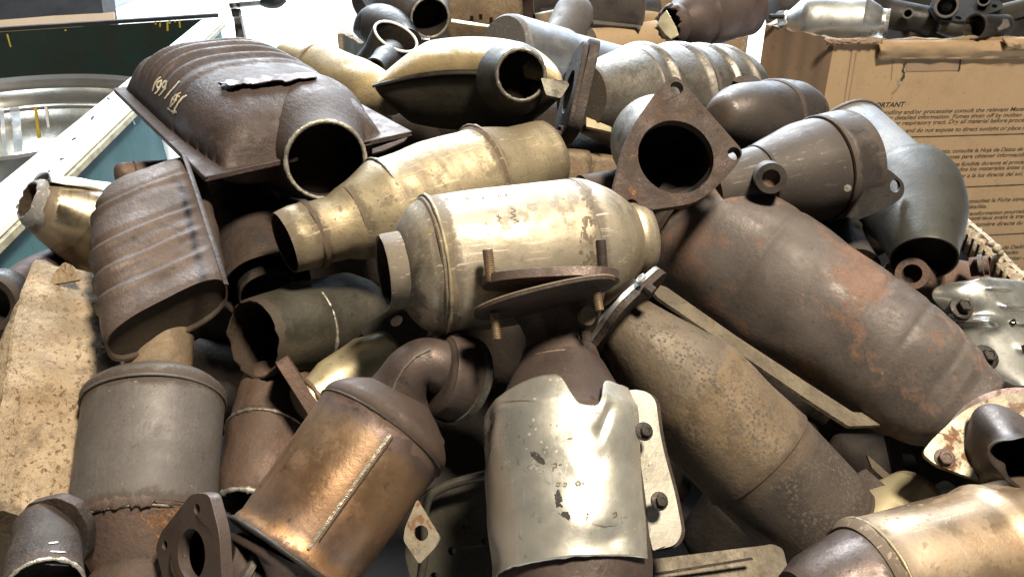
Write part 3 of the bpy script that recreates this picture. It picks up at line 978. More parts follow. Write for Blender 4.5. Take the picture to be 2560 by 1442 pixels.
# --- cardboard bulk boxes behind
def octbox(name, label, pix, z, m, mside=None, thick=0.012, ragged=0.006, closed=False, slump=0.01, group=None):
    pts = [Zlev(x, y, z) for x, y in pix]
    t = T(name, label, 'cardboard box', (pts[0].x, pts[0].y, 0), (pts[0].x, pts[0].y, z), world=True, group=group)
    out = []
    for i in range(len(pts) - 1):
        a, b = Vector((pts[i].x, pts[i].y, 0)), Vector((pts[i + 1].x, pts[i + 1].y, 0))
        cen = Vector((P(1400, 0, 2.0).x, 2.2, 0))
        nn = Vector((0, 0, 1)).cross(b - a)
        inw = 1 if nn.dot(CAM - a) < 0 else -1
        out.append(wall_panel(t, 'wall_panel', a, b, pts[i].z, pts[i + 1].z, 0.0, thick, (mside or {}).get(i, m), inw, ragged, edge=m_cardedge, slump=slump))
    return t, out


boxA, _ = octbox('bulk_box', 'open cardboard bulk box full of converters behind the pile', [(905, -40), (856, 85), (962, 142), (1300, 132), (1560, 112), (1742, 86), (1862, 56), (1862, -20)], 1.075, m_card, {0: m_paper, 1: m_paper}, ragged=0.008)

# right-hand box with the printed front
zR = 1.085
cA, cB, cC = Zlev(1914, 62, zR), Zlev(2088, 98, zR), Zlev(2760, 92, zR)
dA_ = (cA - CAM).dot(FWD)
t = T('printed_box', 'cardboard bulk box with printed multilingual instructions at the right', 'cardboard box', (cB.x, cB.y, 0), (cB.x, cB.y, zR), world=True)
boxB = t
front = wall_panel(t, 'front_panel', (cB.x, cB.y, 0), (cC.x, cC.y, 0), zR, zR, 0, 0.014, m_card, 1, 0.006, k=90, edge=m_cardedge, slump=0.0)
wall_panel(t, 'corner_panel', (cA.x, cA.y, 0), (cB.x, cB.y, 0), zR, zR, 0, 0.014, m_carddk, 1, 0.004, k=30, edge=m_cardedge, slump=0.006)
wall_panel(t, 'side_panel', (cA.x + 0.55, cA.y + 0.9, 0), (cA.x, cA.y, 0), zR, zR, 0, 0.014, m_carddk, 1, 0.004, k=30, edge=m_cardedge)
fn_ = Vector((0, 0, 1)).cross(cC - cB).normalized()
if fn_.dot(CAM - cB) < 0:
    fn_ = -fn_


def onface(x, y, lift=0.0):
    a = P(x, y, 1.0) - CAM
    p = CAM + a * ((cB - CAM).dot(fn_) / a.dot(fn_))
    return p + fn_ * lift


# folded-over top flap with a torn rim, hand hole and tear
def flap(u, v):
    x = 2190 + (2640 - 2190) * u
    y = 99 + (146 - 99) * v + 3 * noise.noise(Vector((u * 7, v * 2, 1))) + (10 * max(0, 0.09 - u) * 6 if v > 0.9 else 0)
    return onface(x, y, 0.010 + 0.010 * math.sin(math.pi * min(v * 1.2, 1)) + 0.004 * noise.noise(Vector((u * 12, v * 3, 2))))
t.sheet('top_flap', flap, 60, 8, m_card, 0.004)
def flap2(u, v):
    x = 2492 + (2640 - 2492) * u
    y = 88 + (118 - 88) * v + 5 * noise.noise(Vector((u * 9, v * 3, 5)))
    return onface(x, y, 0.024 + 0.012 * math.sin(math.pi * v) + 0.006 * noise.noise(Vector((u * 10, v * 4, 6))))
t.sheet('torn_flap', flap2, 30, 8, m_card, 0.005)
def flap3(u, v):
    x = 2060 + (2200 - 2060) * u
    y = 94 + (112 - 94) * v + 4 * noise.noise(Vector((u * 11, v * 3, 8)))
    return onface(x, y, 0.008 + 0.006 * math.sin(math.pi * v) + 0.006 * noise.noise(Vector((u * 14, v * 4, 9))))
t.sheet('crushed_rim', flap3, 30, 5, m_carddk, 0.004)
t.prism('hand_hole', [[onface(2266, 147, 0.0016), onface(2402, 143, 0.0016), onface(2396, 176, 0.0016), onface(2264, 179, 0.0016)]], fn_, 0.001, m_carddk, bevel=0)
t.prism('hand_hole_edge', [[onface(2266, 143.5, 0.0024), onface(2403, 139.5, 0.0024), onface(2402, 145, 0.0024), onface(2266, 148.5, 0.0024)]], fn_, 0.0006, m_ink, bevel=0)
t.prism('hand_hole_edge', [[onface(2400, 142, 0.0028), onface(2403, 142, 0.0028), onface(2398, 177, 0.0028), onface(2394, 177, 0.0028)]], fn_, 0.0006, m_ink, bevel=0)
t.stroke('tear', [[(2262, 160), (2257, 175), (2260, 190), (2252, 203)]], 6, m_cardin, [front], lift=0.0006, step=3, jitter=4)
t.stroke('tear', [[(2252, 198), (2246, 214)]], 10, m_cardedge, [front], lift=0.0006, step=3, jitter=3, taper=True)
t.stroke('tear', [[(2250, 212), (2240, 226), (2228, 236)]], 6, m_carddk, [front], lift=0.0006, step=3, taper=True)
for l_ in ([(2070, 130), (2058, 250)], [(2142, 128), (2122, 250)], [(2130, 128), (2110, 260)], [(2235, 130), (2228, 200)]):
    t.stroke('crease', [l_], 3, m_carddk, [front], lift=0.0006, step=6)
t.stroke('rule_line', [[(2200, 345), (2620, 333)]], 2.6, m_ink, [front], lift=0.0006, step=8)
t.stroke('rule_line', [[(2330, 471), (2620, 459)]], 2.6, m_ink, [front], lift=0.0006, step=8)
t.stroke('rule_line', [[(2380, 593), (2620, 580)]], 2.6, m_ink, [front], lift=0.0006, step=8)


def print_text(t, body, x0, y0, x1, y1, size_px, bold=0.0):
    """one printed line: baseline from pixel (x0, y0) to (x1, y1) on the box front"""
    a, b = onface(x0, y0, 0.0005), onface(x1, y1, 0.0005)
    ux = (b - a).normalized()
    uy = fn_.cross(ux)
    cu = bpy.data.curves.new('printed_text', 'FONT')
    cu.body = body
    cu.size = 1.0
    cu.shear = 0.22
    cu.offset = bold
    cu.extrude = 0.0
    tmp = bpy.data.objects.new('printed_text', cu)
    COL.objects.link(tmp)
    dg = bpy.context.evaluated_depsgraph_get()
    me = bpy.data.meshes.new_from_object(tmp.evaluated_get(dg))
    bpy.data.objects.remove(tmp)
    xs = [v.co.x for v in me.vertices]
    wid = max(xs) - min(xs)
    sx = (b - a).length / wid
    sy = size_px * (a - CAM).dot(FWD) / FPX / 0.72
    x_min = min(xs)
    for v in me.vertices:
        v.co = t.I @ (a + ux * ((v.co.x - x_min) * sx) + uy * (v.co.y * sy))
    me.materials.clear()
    me.materials.append(m_ink)
    o = bpy.data.objects.new('printed_text', me)
    COL.objects.link(o)
    o.parent = t.o
    return o


for (s_, x0, y0, x1, y1, sz, bd) in [
    ('IMPORTANT', 2158, 270, 2262, 267, 12.5, 0.03),
    ('handling and/or processing consult the relevant Material', 2198, 287, 2580, 277, 11, 0.012),
    ('for detailed information. Fumes given off by molten resin', 2212, 300, 2590, 291, 11, 0.012),
    ('skin or respiratory tract. Dry all material before processing', 2205, 314, 2590, 304, 11, 0.012),
    ('dry and do not expose to direct sunlight or place near', 2238, 332, 2584, 324, 11, 0.012),
    ('procesamiento, consulte la Hoja de Datos de S', 2282, 385, 2568, 377, 11, 0.012),
    ('mento pertinentes para obtener informaci\u00f3n', 2280, 400, 2566, 391, 11, 0.012),
    ('n de la resina fundida durante el proceso', 2314, 418, 2572, 409, 11, 0.012),
    ('as. Secar todos los materiales antes de', 2322, 431, 2568, 422, 11, 0.012),
    ('exponer a la luz directa del sol, o', 2360, 446, 2570, 438, 11, 0.012),
    ('it, consultez la Fiche signal\u00e9', 2396, 509, 2572, 501, 11, 0.012),
    ('on d\u00e9taill\u00e9e.', 2394, 523, 2466, 520, 11, 0.012),
    ('la transformation pourraien', 2398, 540, 2570, 532, 11, 0.012),
    ('les mat\u00e9riaux avant la trans', 2394, 552, 2570, 544, 11, 0.012),
    ('s \u00e0 la lumi\u00e8re directe du s', 2402, 567, 2566, 561, 11, 0.012),
    ('e de Dados', 2494, 624, 2566, 620, 11, 0.012),
    ('alhadas.', 2500, 637, 2546, 634, 11, 0.012),
    ('irritar o', 2512, 651, 2566, 648, 11, 0.012),
    ('e po', 2535, 680, 2566, 678, 11, 0.012),
]:
    print_text(boxB, s_, x0, y0, x1, y1, sz, bd)
# barcode label on the corner panel
fn2 = Vector((0, 0, 1)).cross(cB - cA).normalized()
fn2 = fn2 if fn2.dot(CAM - cA) > 0 else -fn2
def oncorner(x, y, lift):
    a = P(x, y, 1.0) - CAM
    return CAM + a * ((cA - CAM).dot(fn2) / a.dot(fn2)) + fn2 * lift
lab = t.prism('shipping_label', [[oncorner(1948, 226, 0.006), oncorner(2030, 247, 0.006), oncorner(2026, 300, 0.006), oncorner(1948, 290, 0.006)]], fn2, 0.001, m_paper, bevel=0)
t.under(lab)
x = 1952.0
V, Fc = [], []
while x < 2012:
    w_ = random.choice((0.9, 1.5, 2.4))
    k = len(V)
    yy = 232 + (x - 1952) * 0.26
    V += t.w2l([oncorner(x, yy, 0.0068), oncorner(x + w_, yy + w_ * 0.26, 0.0068), oncorner(x + w_, yy + 11, 0.0068), oncorner(x, yy + 11, 0.0068)])
    Fc.append((k, k + 1, k + 2, k + 3))
    x += w_ + random.choice((0.8, 1.3, 2.0))
t.mk('barcode', V, Fc, m_ink, smooth=False)
t.under(None)

# --- the box that holds the pile: right wall with a torn double-wall edge, left wall torn
rA, rB = P(2362, 532, 0.99), P(2570, 762, 0.845)
rdir = (rB - rA).normalized()
t = T('pile_box', 'torn cardboard box holding the pile, ragged corrugated edge at right', 'cardboard box', (rA.x, rA.y, 0.0), (rA.x, rA.y, rA.z), world=True)
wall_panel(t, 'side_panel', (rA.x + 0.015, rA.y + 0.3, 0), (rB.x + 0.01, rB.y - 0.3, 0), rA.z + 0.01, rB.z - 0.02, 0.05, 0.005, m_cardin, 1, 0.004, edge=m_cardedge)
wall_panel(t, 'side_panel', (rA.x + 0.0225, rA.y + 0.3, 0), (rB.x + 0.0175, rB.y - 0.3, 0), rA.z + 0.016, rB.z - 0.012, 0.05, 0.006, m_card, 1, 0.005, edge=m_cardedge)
# corrugation along the torn edge
V, Fc = [], []
e0, e1 = Vector((rA.x + 0.013, rA.y + 0.28, rA.z + 0.010)), Vector((rB.x + 0.006, rB.y - 0.28, rB.z - 0.02))
N_ = 330
for i in range(N_ + 1):
    u = i / N_
    p = e0 + (e1 - e0) * u
    off = 0.0045 * math.sin(i * 1.05)
    h = 0.006 + 0.007 * abs(noise.noise(Vector((u * 40, 3, 1)))) + 0.004 * noise.noise(Vector((u * 150, 3, 1)))
    V += [t.I @ (p + Vector((off + 0.004, 0, -0.02))), t.I @ (p + Vector((off + 0.004, 0, h)))]
    if i:
        k = 2 * i
        Fc.append((k - 2, k, k + 1, k - 1))
t.mk('corrugation', V, Fc, m_cardedge, solid=0.0012)
V, Fc = [], []
for i in range(N_ + 1):
    u = i / N_
    p = e0 + (e1 - e0) * u
    off = 0.004 * math.sin(i * 1.05 + 1)
    h = 0.003 + 0.005 * abs(noise.noise(Vector((u * 37, 8, 1)))) + 0.003 * noise.noise(Vector((u * 140, 8, 1)))
    V += [t.I @ (p + Vector((off + 0.014, 0, -0.02))), t.I @ (p + Vector((off + 0.014, 0, h)))]
    if i:
        k = 2 * i
        Fc.append((k - 2, k, k + 1, k - 1))
t.mk('corrugation', V, Fc, m_cardedge, solid=0.0012)
for (x, y, rr) in [(2492, 622, 13), (2478, 610, 9), (2500, 632, 10), (2525, 655, 5), (2386, 545, 6)]:
    d_ = 0.905
    c = P(x, y, d_)
    V, Fc = [], []
    for i in range(12):
        a = 2 * math.pi * i / 12
        q = rr * d_ / FPX * (1 + 0.5 * noise.noise(Vector((i, x, 0))))
        V.append(t.I @ (c + RIGHT * q * math.cos(a) + UP * q * math.sin(a) + FWD * 0.006 * noise.noise(Vector((i * 2, y, 5)))))
    V.append(t.I @ (c - FWD * 0.004))
    Fc = [(i, (i + 1) % 12, 12) for i in range(12)]
    t.mk('torn_paper', V, Fc, m_cardedge, solid=0.001)
lw0, lw1 = P(40, 815, 0.86), P(-10, 1100, 0.70)
wall_panel(t, 'torn_panel', (-0.60, 1.44, 0), (-0.50, 0.25, 0), 0.93, 0.985, 0.05, 0.008, m_card, -1, 0.02, k=80, edge=m_cardedge)
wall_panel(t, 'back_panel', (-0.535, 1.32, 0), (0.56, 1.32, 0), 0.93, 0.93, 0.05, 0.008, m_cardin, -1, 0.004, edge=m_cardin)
t.prism('bottom_panel', [[Vector((-0.53, 0.1, 0.5)), Vector((0.56, 0.1, 0.5)), Vector((0.56, 1.32, 0.5)), Vector((-0.53, 1.32, 0.5))]], Vector((0, 0, 1)), 0.01, m_cardin)  # back and bottom near-black, shade of the gaps put into the cardboard


# ================================================================== the pile, top rows first
# ---- 1. ribbed pan converter with flange plate, top left
F_, L_, R_ = P(512, 446, 0.80), P(283, 224, 1.06), P(1030, 332, 0.925)
U_, V_ = R_ - F_, L_ - F_
N_UP = U_.cross(V_).normalized()
t = T(CC, 'brown rusty pan converter with ribbed top, chalk writing and peeling tag', CCAT, F_ + U_ * 0.5, F_ + U_ * 0.5 + V_, world=True)


def pan_h(u, v, H):
    b = (v - 0.03) / 0.94 * 2 - 1
    nar = 1.0 - 0.10 * max(0, -b) ** 2
    a = ((u - 0.06) / 0.84 * 2 - 1) / nar
    if abs(a) >= 1 or abs(b) >= 1:
        return 0.0
    fa = (1 - abs(a) ** (3.6 if a < 0 else 2.8)) ** 0.5
    fb = (1 - abs(b) ** (6.0 if b > 0 else 5.0)) ** 0.5
    h = H * fa * fb
    for vi, amp in ((0.93, .6), (0.84, .9), (0.755, 1), (0.665, 1), (0.57, .8), (0.475, .5)):
        x = (v + 0.05 * a * a - vi) / 0.018
        h += 0.0046 * amp * (math.exp(-x * x) - 0.75 * math.exp(-(x + 1.7) ** 2)) * min(1, fa * 1.5) * (1 if h > 0.01 else 0)
    h += 0.0016 * nz3((u * 4, v * 4, 0), 1.0, 3.1) * fa * fb
    return h


MC, MD = P(815, 401, 0.843), (P(766, 340, 0.94) - P(815, 401, 0.843)).normalized()


def clear_bore(u, v):
    q = F_ + U_ * u + V_ * v - MC
    ax = q.dot(MD)
    return ax > 0.085 or (q - MD * ax).length > 0.036


def pan_top(u, v):
    return F_ + U_ * u + V_ * v + N_UP * (pan_h(u, v, 0.060) + 0.0015)


dome = t.sheet('upper_shell', pan_top, 130, 160, m_pan, 0.0015, sharp=60, mask=lambda u, v: clear_bore(u, v) or pan_h(u, v, 0.06) > 0.036)
t.sheet('lower_shell', lambda u, v: F_ + U_ * u + V_ * v - N_UP * (pan_h(u, v, 0.042) * 1.0 + 0.004), 60, 60, m_pan, 0.0015, sharp=60, mask=clear_bore)
ol = fillet([(0.0, 0.0), (0.42, 0.0), (0.42, 0.24), (0.76, 0.24), (0.76, 0.0), (1.0, 0.0), (1.0, 1.0), (0.0, 1.0)], 0.02)
ol2 = [F_ + U_ * (a + 0.006 * nz3((a * 7, b * 7, 0), 1, 2)) + V_ * b for a, b in ol]
loops = [ol2]
for (a, b) in ((0.035, 0.955), (0.945, 0.07), (0.06, 0.05)):
    c = F_ + U_ * a + V_ * b
    loops.append([c + U_.normalized() * 0.0075 * math.cos(2 * math.pi * i / 16) + V_.normalized() * 0.0045 * math.sin(2 * math.pi * i / 16) for i in range(16)])
t.prism('flange_plate', loops, N_UP, 0.0035, m_pan)
t.plate('corner_layer', (985, 350, 0.90), (0.2, 0.5, 0.8), [(930, 372), (1020, 342), (1012, 352), (960, 376), (930, 384)], 0.003, m_pan)
tt = T.__new__(T); tt.__dict__.update(t.__dict__)
pa, pb = P(815, 401, 0.843), P(766, 340, 0.94)
z = (pb - pa).normalized(); xx = z.orthogonal().normalized(); yy = z.cross(xx)
sub = t.I.to_3x3()
# outlet pipe swept towards the viewer
opipe = t.pipe('outlet_pipe', [(815, 401, 0.843, 98), (808, 392, 0.854, 101), (798, 380, 0.872, 114), (784, 362, 0.90, 138), (770, 344, 0.94, 158)], m_pan, open0=(5, 16), n=6, seg=56)
rr = 98 * 0.843 / FPX
V, Fc = [], []
for j in range(72):
    th = 2 * math.pi * j / 72
    e = 0.0004 * noise.noise(Vector((math.cos(th) * 9, math.sin(th) * 9, 0)))
    for i in range(6):
        ph = 2 * math.pi * i / 6
        q = rr + 0.0002 + (0.0022 + 3 * e) * math.cos(ph)
        V.append(t.I @ (pa - z * 0.001 + (xx * math.cos(th) + yy * math.sin(th)) * q + z * ((0.0018 + e * 3) * math.sin(ph))))
for j in range(72):
    for i in range(6):
        Fc.append((j * 6 + i, j * 6 + (i + 1) % 6, ((j + 1) % 72) * 6 + (i + 1) % 6, ((j + 1) % 72) * 6 + i))
t.mk('cut_rim', V, Fc, m_rim, sharp=60)
tree = t.bvh([dome])


def drop(x, y, lift, tr=None):
    d = (P(x, y, 1) - CAM).normalized()
    h = (tr or tree).ray_cast(CAM, d)
    n = h[1] if h[1].dot(d) < 0 else -h[1]
    return h[0] + n * lift


def tagf(u, v):
    x = 552 + 238 * u
    top = 207 - 24 * u + 6 * noise.noise(Vector((u * 6, 0, 1)))
    bot = 232 - 22 * u + 5 * noise.noise(Vector((u * 9, 4, 1))) + 3 * noise.noise(Vector((u * 30, 4, 1)))
    if u < 0.12:
        top += (0.12 - u) * 60; bot -= (0.12 - u) * 60
    return drop(x, top + (bot - top) * v, 0.002 + 0.006 * v * v + 0.003 * noise.noise(Vector((u * 8, v * 2, 0))))


t.sheet('peeling_tag', tagf, 50, 8, m_purple, 0.001)
c1 = lambda l: [(280 + x / 4.369, 90 + y / 4.369) for x, y in l]
t.stroke('chalk_writing', [c1(l) for l in (
    [(535, 450), (500, 480), (465, 540), (447, 605)],
    [(550, 488), (512, 500), (490, 540), (505, 572), (535, 548), (545, 500), (525, 570), (490, 618), (470, 635)],
    [(605, 490), (572, 505), (550, 545), (562, 572), (592, 545), (602, 495), (580, 580), (545, 625), (515, 655)],
    [(742, 498), (700, 545), (640, 610), (575, 690)],
    [(758, 622), (700, 650), (662, 690), (648, 740), (640, 780)], [(688, 648), (745, 668)], [(652, 695), (712, 705)], [(725, 640), (690, 720), (642, 775)],
    [(822, 650), (770, 680), (725, 740), (690, 800), (672, 855)], [(612, 788), (650, 820), (715, 842)], [(680, 812), (712, 828)])], 4.6, m_chalk, [dome], lift=0.0006, step=2.5, jitter=0.8)

# ---- 2. shiny crushed converter, far left
t = T(CC, 'shiny amber converter with crushed open end against the teal bin', CCAT, (92, 508, 0.845), (345, 600, 0.93))
t.lathe('body', [(0, 68), (0.05, 72), (0.25, 90), (0.5, 110), (0.72, 118), (0.85, 117), (0.9, 112), (1, 108)], m_polish, open0=(5, 90), dent=0.004, df=18, jag0=0.003, smooth_n=4)
arcsheet(t, 'heat_shield', -0.03, 0.90, 84, 124, -165, -52, m_bright, wob=0.004, edge=0.02)
t.lathe('crumpled_collar', [(-0.10, 50), (-0.05, 60), (0.0, 63), (0.08, 68)], m_bright, open0=(4, 60), jag0=0.0015, dent=0.003, df=30)
t.ring('edge_lip', 0.80, 120, 4, m_dark, ell=1.0)

# ---- 3. clamshell converter with slanting ribs
t = T(CC, 'brown clamshell converter with slanting ribs and open lower end', CCAT, (372, 450, 0.865), (425, 800, 0.725))
def clam(fz, th, x, y):
    e = 0
    for c in (0.16, 0.44, 0.60, 0.74):
        q = (fz - c - 0.10 * math.cos(th)) / 0.020
        e += 0.0030 * math.exp(-q * q) - 0.0022 * math.exp(-((fz - c + 0.045 - 0.10 * math.cos(th)) / 0.02) ** 2)
    return e * max(0, min(1, (math.sin(th) + 0.75) * 2)) 
SHK = 0.52
_mk = t.mk
def shear_mk(name, verts, faces, mats, fmat=None, **k):
    verts = [Vector((v[0], v[1], v[2] + SHK * v[1])) for v in verts]
    return _mk(name, verts, faces, mats, fmat, **k)
t.mk = shear_mk
body = t.lathe('body', [(0.0, 22, 60), (0.03, 52, 112), (0.10, 68, 132), (0.3, 80, 144), (0.6, 84, 150), (0.9, 80, 150), (1.0, 78, 148)], m_clam, open1=(5, 16), n=2.9, seg=72, disp=clam, dent=0.003, inner=m_olive)
t.mk = _mk
t.pipe('seam_flange', [(462, 392, 0.80, 9), (492, 480, 0.752, 9), (522, 575, 0.71, 9), (548, 655, 0.682, 9), (566, 712, 0.672, 8)], m_dkrust, flat=(1, 0.4), seg=12)

# ---- 6. rusty knob behind
t = T('pipe_elbow', 'small rounded rusty pipe end peeping out behind the clamshell converter', 'pipe', (300, 438, 0.99), (420, 432, 1.02))
t.lathe('pipe', [(-0.12, 4), (-0.10, 18), (-0.02, 28), (0.2, 31), (0.35, 28), (0.5, 31), (1, 34)], m_rustorange, smooth_n=4, dent=0.002)
t.ring('bead', 0.32, 31, 3, m_greyrust)

# ---- 5. purple bent pipe at the left edge
t = T('exhaust_pipe', 'purplish bent exhaust pipe with collar at the left edge', 'pipe', (5, 748, 0.80), (235, 652, 0.96))
t.pipe('bent_tube', [(260, 650, 0.97, 50), (170, 662, 0.92, 51), (95, 690, 0.87, 52), (40, 728, 0.83, 53), (12, 752, 0.81, 53)], m_purple)
t.lathe('collar', [(-0.14, 72), (-0.10, 78), (0.02, 78), (0.07, 74), (0.10, 60)], m_dark, open0=(20, 60), dent=0.002)

# ---- 4. speckled tan converter at the left edge
t = T(CC, 'speckled tan oval converter with seam ridge at the far left', CCAT, (176, 700, 0.82), (112, 1310, 0.665))
def ridge4(fz, th, x, y):
    a = (th - 0.62) / 0.10
    e = 0.015 * math.exp(-abs(a) ** 1.3)
    e -= 0.010 / (1 + math.exp(-(fz - 0.60) * 90)) * (1 if 5.2 < th or th < 0.55 else 0.35)
    e += 0.0012 * math.sin(fz * 40) * (1 if fz < 0.25 else 0)
    return e
t.lathe('body', [(-0.01, 30, 55), (0.02, 58, 80), (0.10, 76, 106), (0.3, 88, 134), (0.55, 92, 150), (0.66, 92, 152), (0.9, 82, 138), (1.0, 70, 116)], m_speck, dent=0.005, n=2.4, seg=96, disp=ridge4)
t.plate('end_tab', (165, 690, 0.775), (-0.2, 0.35, 0.9), fillet([(122, 712), (134, 682), (160, 654), (182, 664), (198, 700), (160, 706)], 8), 0.003, m_speck)
t.plate('torn_lining', (60, 860, 0.80), (-0.3, 0.2, 0.9), [(90, 800), (60, 812), (30, 830), (25, 848), (10, 862), (12, 884), (0, 900), (-20, 905), (-20, 930), (30, 915), (60, 925), (78, 860)], 0.004, m_card, rough=0.004)

# ---- 12. dark ribbed dome
t = T(CC, 'dark converter with closely ribbed dome in shadow beside the clamshell', CCAT, (585, 445, 1.0), (668, 720, 0.875))
def ribs12(fz, th, x, y):
    return 0.0028 * math.sin(fz * 62) * (1 if 0.10 < fz < 0.52 else 0)
t.lathe('body', [(0, 50), (0.06, 74), (0.15, 86), (0.5, 98), (0.75, 108), (0.9, 112), (1.0, 110)], m_dkrust, disp=ribs12, open1=(5, 120), seg=60)
t.lathe('inner_pipe', [(0.82, 70), (1.06, 72)], m_dark, open1=(4, 60))
t = T('exhaust_pipe', 'dark straight pipe in shadow below the pan converter', 'pipe', (640, 470, 0.99), (790, 560, 0.97))
t.lathe('tube', [(0, 38), (1, 40)], m_dkrust, open0=(4, 60))

# ---- 25. sunlit converter behind the pan
t = T(CC, 'sunlit golden converter lying behind the ribbed pan converter', CCAT, (728, 150, 1.32), (985, 258, 1.12))
t.lathe('body', [(-0.06, 20), (-0.03, 40), (0.05, 52), (0.22, 58), (0.26, 66), (0.55, 72), (0.8, 66), (0.9, 44), (1.0, 30)], m_goldtop, dent=0.003, smooth_n=3)
t.ring('weld_seam', 0.27, 66, 3, m_weld, 0.4)

# ---- 26. open collar converter at the back left
t = T(CC, 'dark converter with bright oval cut mouth facing up at the back', CCAT, (990, 92, 1.36), (948, 186, 1.415))
t.lathe('collar', [(0, 57), (0.10, 57), (0.5, 58), (0.9, 70)], m_dark, open0=(4, 80), dent=0.003)
t.ring('cut_rim', 0.0, 56, 3.5, m_white, 0.2)
t.pipe('shoulder', [(1010, 120, 1.46, 50), (975, 85, 1.5, 62), (940, 70, 1.53, 55), (918, 100, 1.53, 40)], m_dark)
t.pipe('side_pipe', [(936, 172, 1.26, 27), (946, 162, 1.28, 26), (960, 150, 1.32, 30), (975, 140, 1.38, 40)], m_dark, open0=(4, 8))
t.plate('bracket', (1000, 55, 1.5), (0.2, 0.5, 0.8), [(980, 65), (1006, 40), (1010, 46), (996, 72)], 0.004, m_dark)

# ---- 23. golden pan converter with round mouth
t = T(CC, 'golden topped pan converter with dark bowl and round open mouth', CCAT, (942, 216, 1.03), (1405, 210, 0.93))
BK = (FWD * 0.86 + UP * 0.50).normalized()
UPN = (UP * 0.86 - FWD * 0.50).normalized()


def pan23(u, lo):
    x = 940 + (1408 - 940) * u
    d = 1.02 - 0.09 * u
    sy = 216 - 42 * math.sin(math.pi * min(1, u * 0.95)) ** 0.8 + 16 * u
    e = math.sqrt(max(0.0, 1 - abs(2 * u - 1) ** 3.0))
    wd = 0.048 * e + 0.001
    rise = min(1, u / 0.26) ** 0.75 if u < 0.26 else 1.0
    hu = 0.024 * rise * min(1.0, e * 1.1)
    hl = 0.082 * max(0.0, math.sin(math.pi * (0.04 + 0.92 * u) ** 0.9)) ** 0.55 * min(1, e * 1.2)
    return P(x, sy, d), wd, hu, hl


def shell23(lo):
    def g(u, v):
        p, wd, hu, hl = pan23(u, lo)
        a = math.pi * v
        c_, s_ = math.cos(a), math.sin(a)
        c_ = math.copysign(abs(c_) ** 0.7, c_); s_ = abs(s_) ** 0.7
        q = p + BK * (wd * (1 - c_))
        return q - UPN * (hl * s_ + 0.0012) if lo else q + UPN * (hu * s_ + 0.0012)
    return g


up23 = t.sheet('upper_shell', shell23(False), 60, 40, m_goldtop, 0.002, sharp=50)
lo23 = t.sheet('bowl', shell23(True), 60, 40, m_olive, 0.002, sharp=50)
t.pipe('seam_lip', [(932, 216, 1.015, 5)] + [(940 + 468 * u, 216 - 42 * math.sin(math.pi * min(1, u * 0.95)) ** 0.8 + 16 * u, 1.015 - 0.09 * u, 6) for u in (0.1, 0.2, 0.35, 0.5, 0.62)], m_dark, flat=(1, 0.6), seg=12)
t.pipe('mouth', [(1303, 188, 0.900, 64), (1299, 189, 0.908, 66), (1291, 193, 0.925, 76), (1282, 198, 0.95, 92)], m_olive, open0=(5, 16), seg=48, n=6)
mz = (P(1282, 196, 0.94) - P(1303, 188, 0.900)).normalized(); mx = mz.orthogonal().normalized(); my = mz.cross(mx); mp = P(1303, 188, 0.899)
V, Fc = [], []
for j in range(60):
    th = 2 * math.pi * j / 60
    e = 1 + 0.6 * noise.noise(Vector((math.cos(th) * 7, math.sin(th) * 7, 2)))
    for i in range(6):
        ph = 2 * math.pi * i / 6
        V.append(t.I @ (mp + (mx * math.cos(th) + my * math.sin(th)) * (64 * 0.900 / FPX - 0.001 + 0.0022 * e * math.cos(ph)) + mz * (0.0018 * e * math.sin(ph))))
for j in range(60):
    for i in range(6):
        Fc.append((j * 6 + i, j * 6 + (i + 1) % 6, ((j + 1) % 60) * 6 + (i + 1) % 6, ((j + 1) % 60) * 6 + i))
t.mk('cut_rim', V, Fc, m_barrel, sharp=60)
t.plate('side_tab', (1395, 218, 0.90), (0.2, 0.2, 0.95), fillet([(1352, 195), (1418, 203), (1424, 212), (1402, 246), (1365, 238)], 5), 0.006, m_olive)

# ---- 24. pale grey cylinder behind
t = T(CC, 'pale grey plain cylinder lying behind the golden pan converter', CCAT, (1262, 122, 1.26), (1560, 196, 1.50))
t.lathe('body', [(-0.02, 78), (0, 84), (0.04, 86), (0.45, 82), (0.47, 76), (1.0, 74)], m_cool, seg=64)

# ---- 22. ribbed barrel
t = T(CC, 'silver barrel converter with raised hoops and rusty square flange', CCAT, (1452, 246, 1.0), (1862, 262, 1.26))
def hoops(fz, th, x, y):
    e = 0
    for c in (0.285, 0.475, 0.50, 0.635, 0.76):
        q = (fz - c) / 0.013
        e += 0.0062 * math.exp(-q * q)
    return e
t.lathe('body', [(0.0, 84), (0.06, 90), (0.25, 124), (0.30, 130), (0.6, 134), (0.84, 132), (0.90, 122), (0.97, 90), (1.0, 70)], m_barrel, disp=hoops, seg=72, smooth_n=6)
plate3(t, 'flange', (1432, 232, 0.975), (0.30, 0.9, -0.1), (-0.96, 0.22, 0.12), fillet([(-0.058, -0.05), (0.052, -0.056), (0.060, 0.0), (0.050, 0.05), (-0.05, 0.056), (-0.064, 0.01)], 0.018), 0.012, m_dkrust, holes=[(0.0, 0.0, 0.026)])
plate3(t, 'gasket', (1420, 230, 0.963), (0.34, 0.9, -0.1), (-0.96, 0.20, 0.14), fillet([(-0.055, -0.045), (0.05, -0.05), (0.056, 0.0), (0.046, 0.046), (-0.046, 0.05), (-0.06, 0.01)], 0.02), 0.006, m_dkrust, holes=[(0.0, 0.0, 0.026)])
t.bolt('bolt', (1418, 332, 0.95), (-0.8, 0.1, 0.5), 15, 26, m_dkrust)
t.bolt('nut', (1400, 336, 0.93), (-0.8, 0.1, 0.5), 9, 20, m_dkrust, head='stud')
t.plate('lower_tab', (1495, 310, 0.985), (0, 0.5, 0.8), [(1465, 292), (1530, 318), (1528, 330), (1465, 316)], 0.004, m_cream)

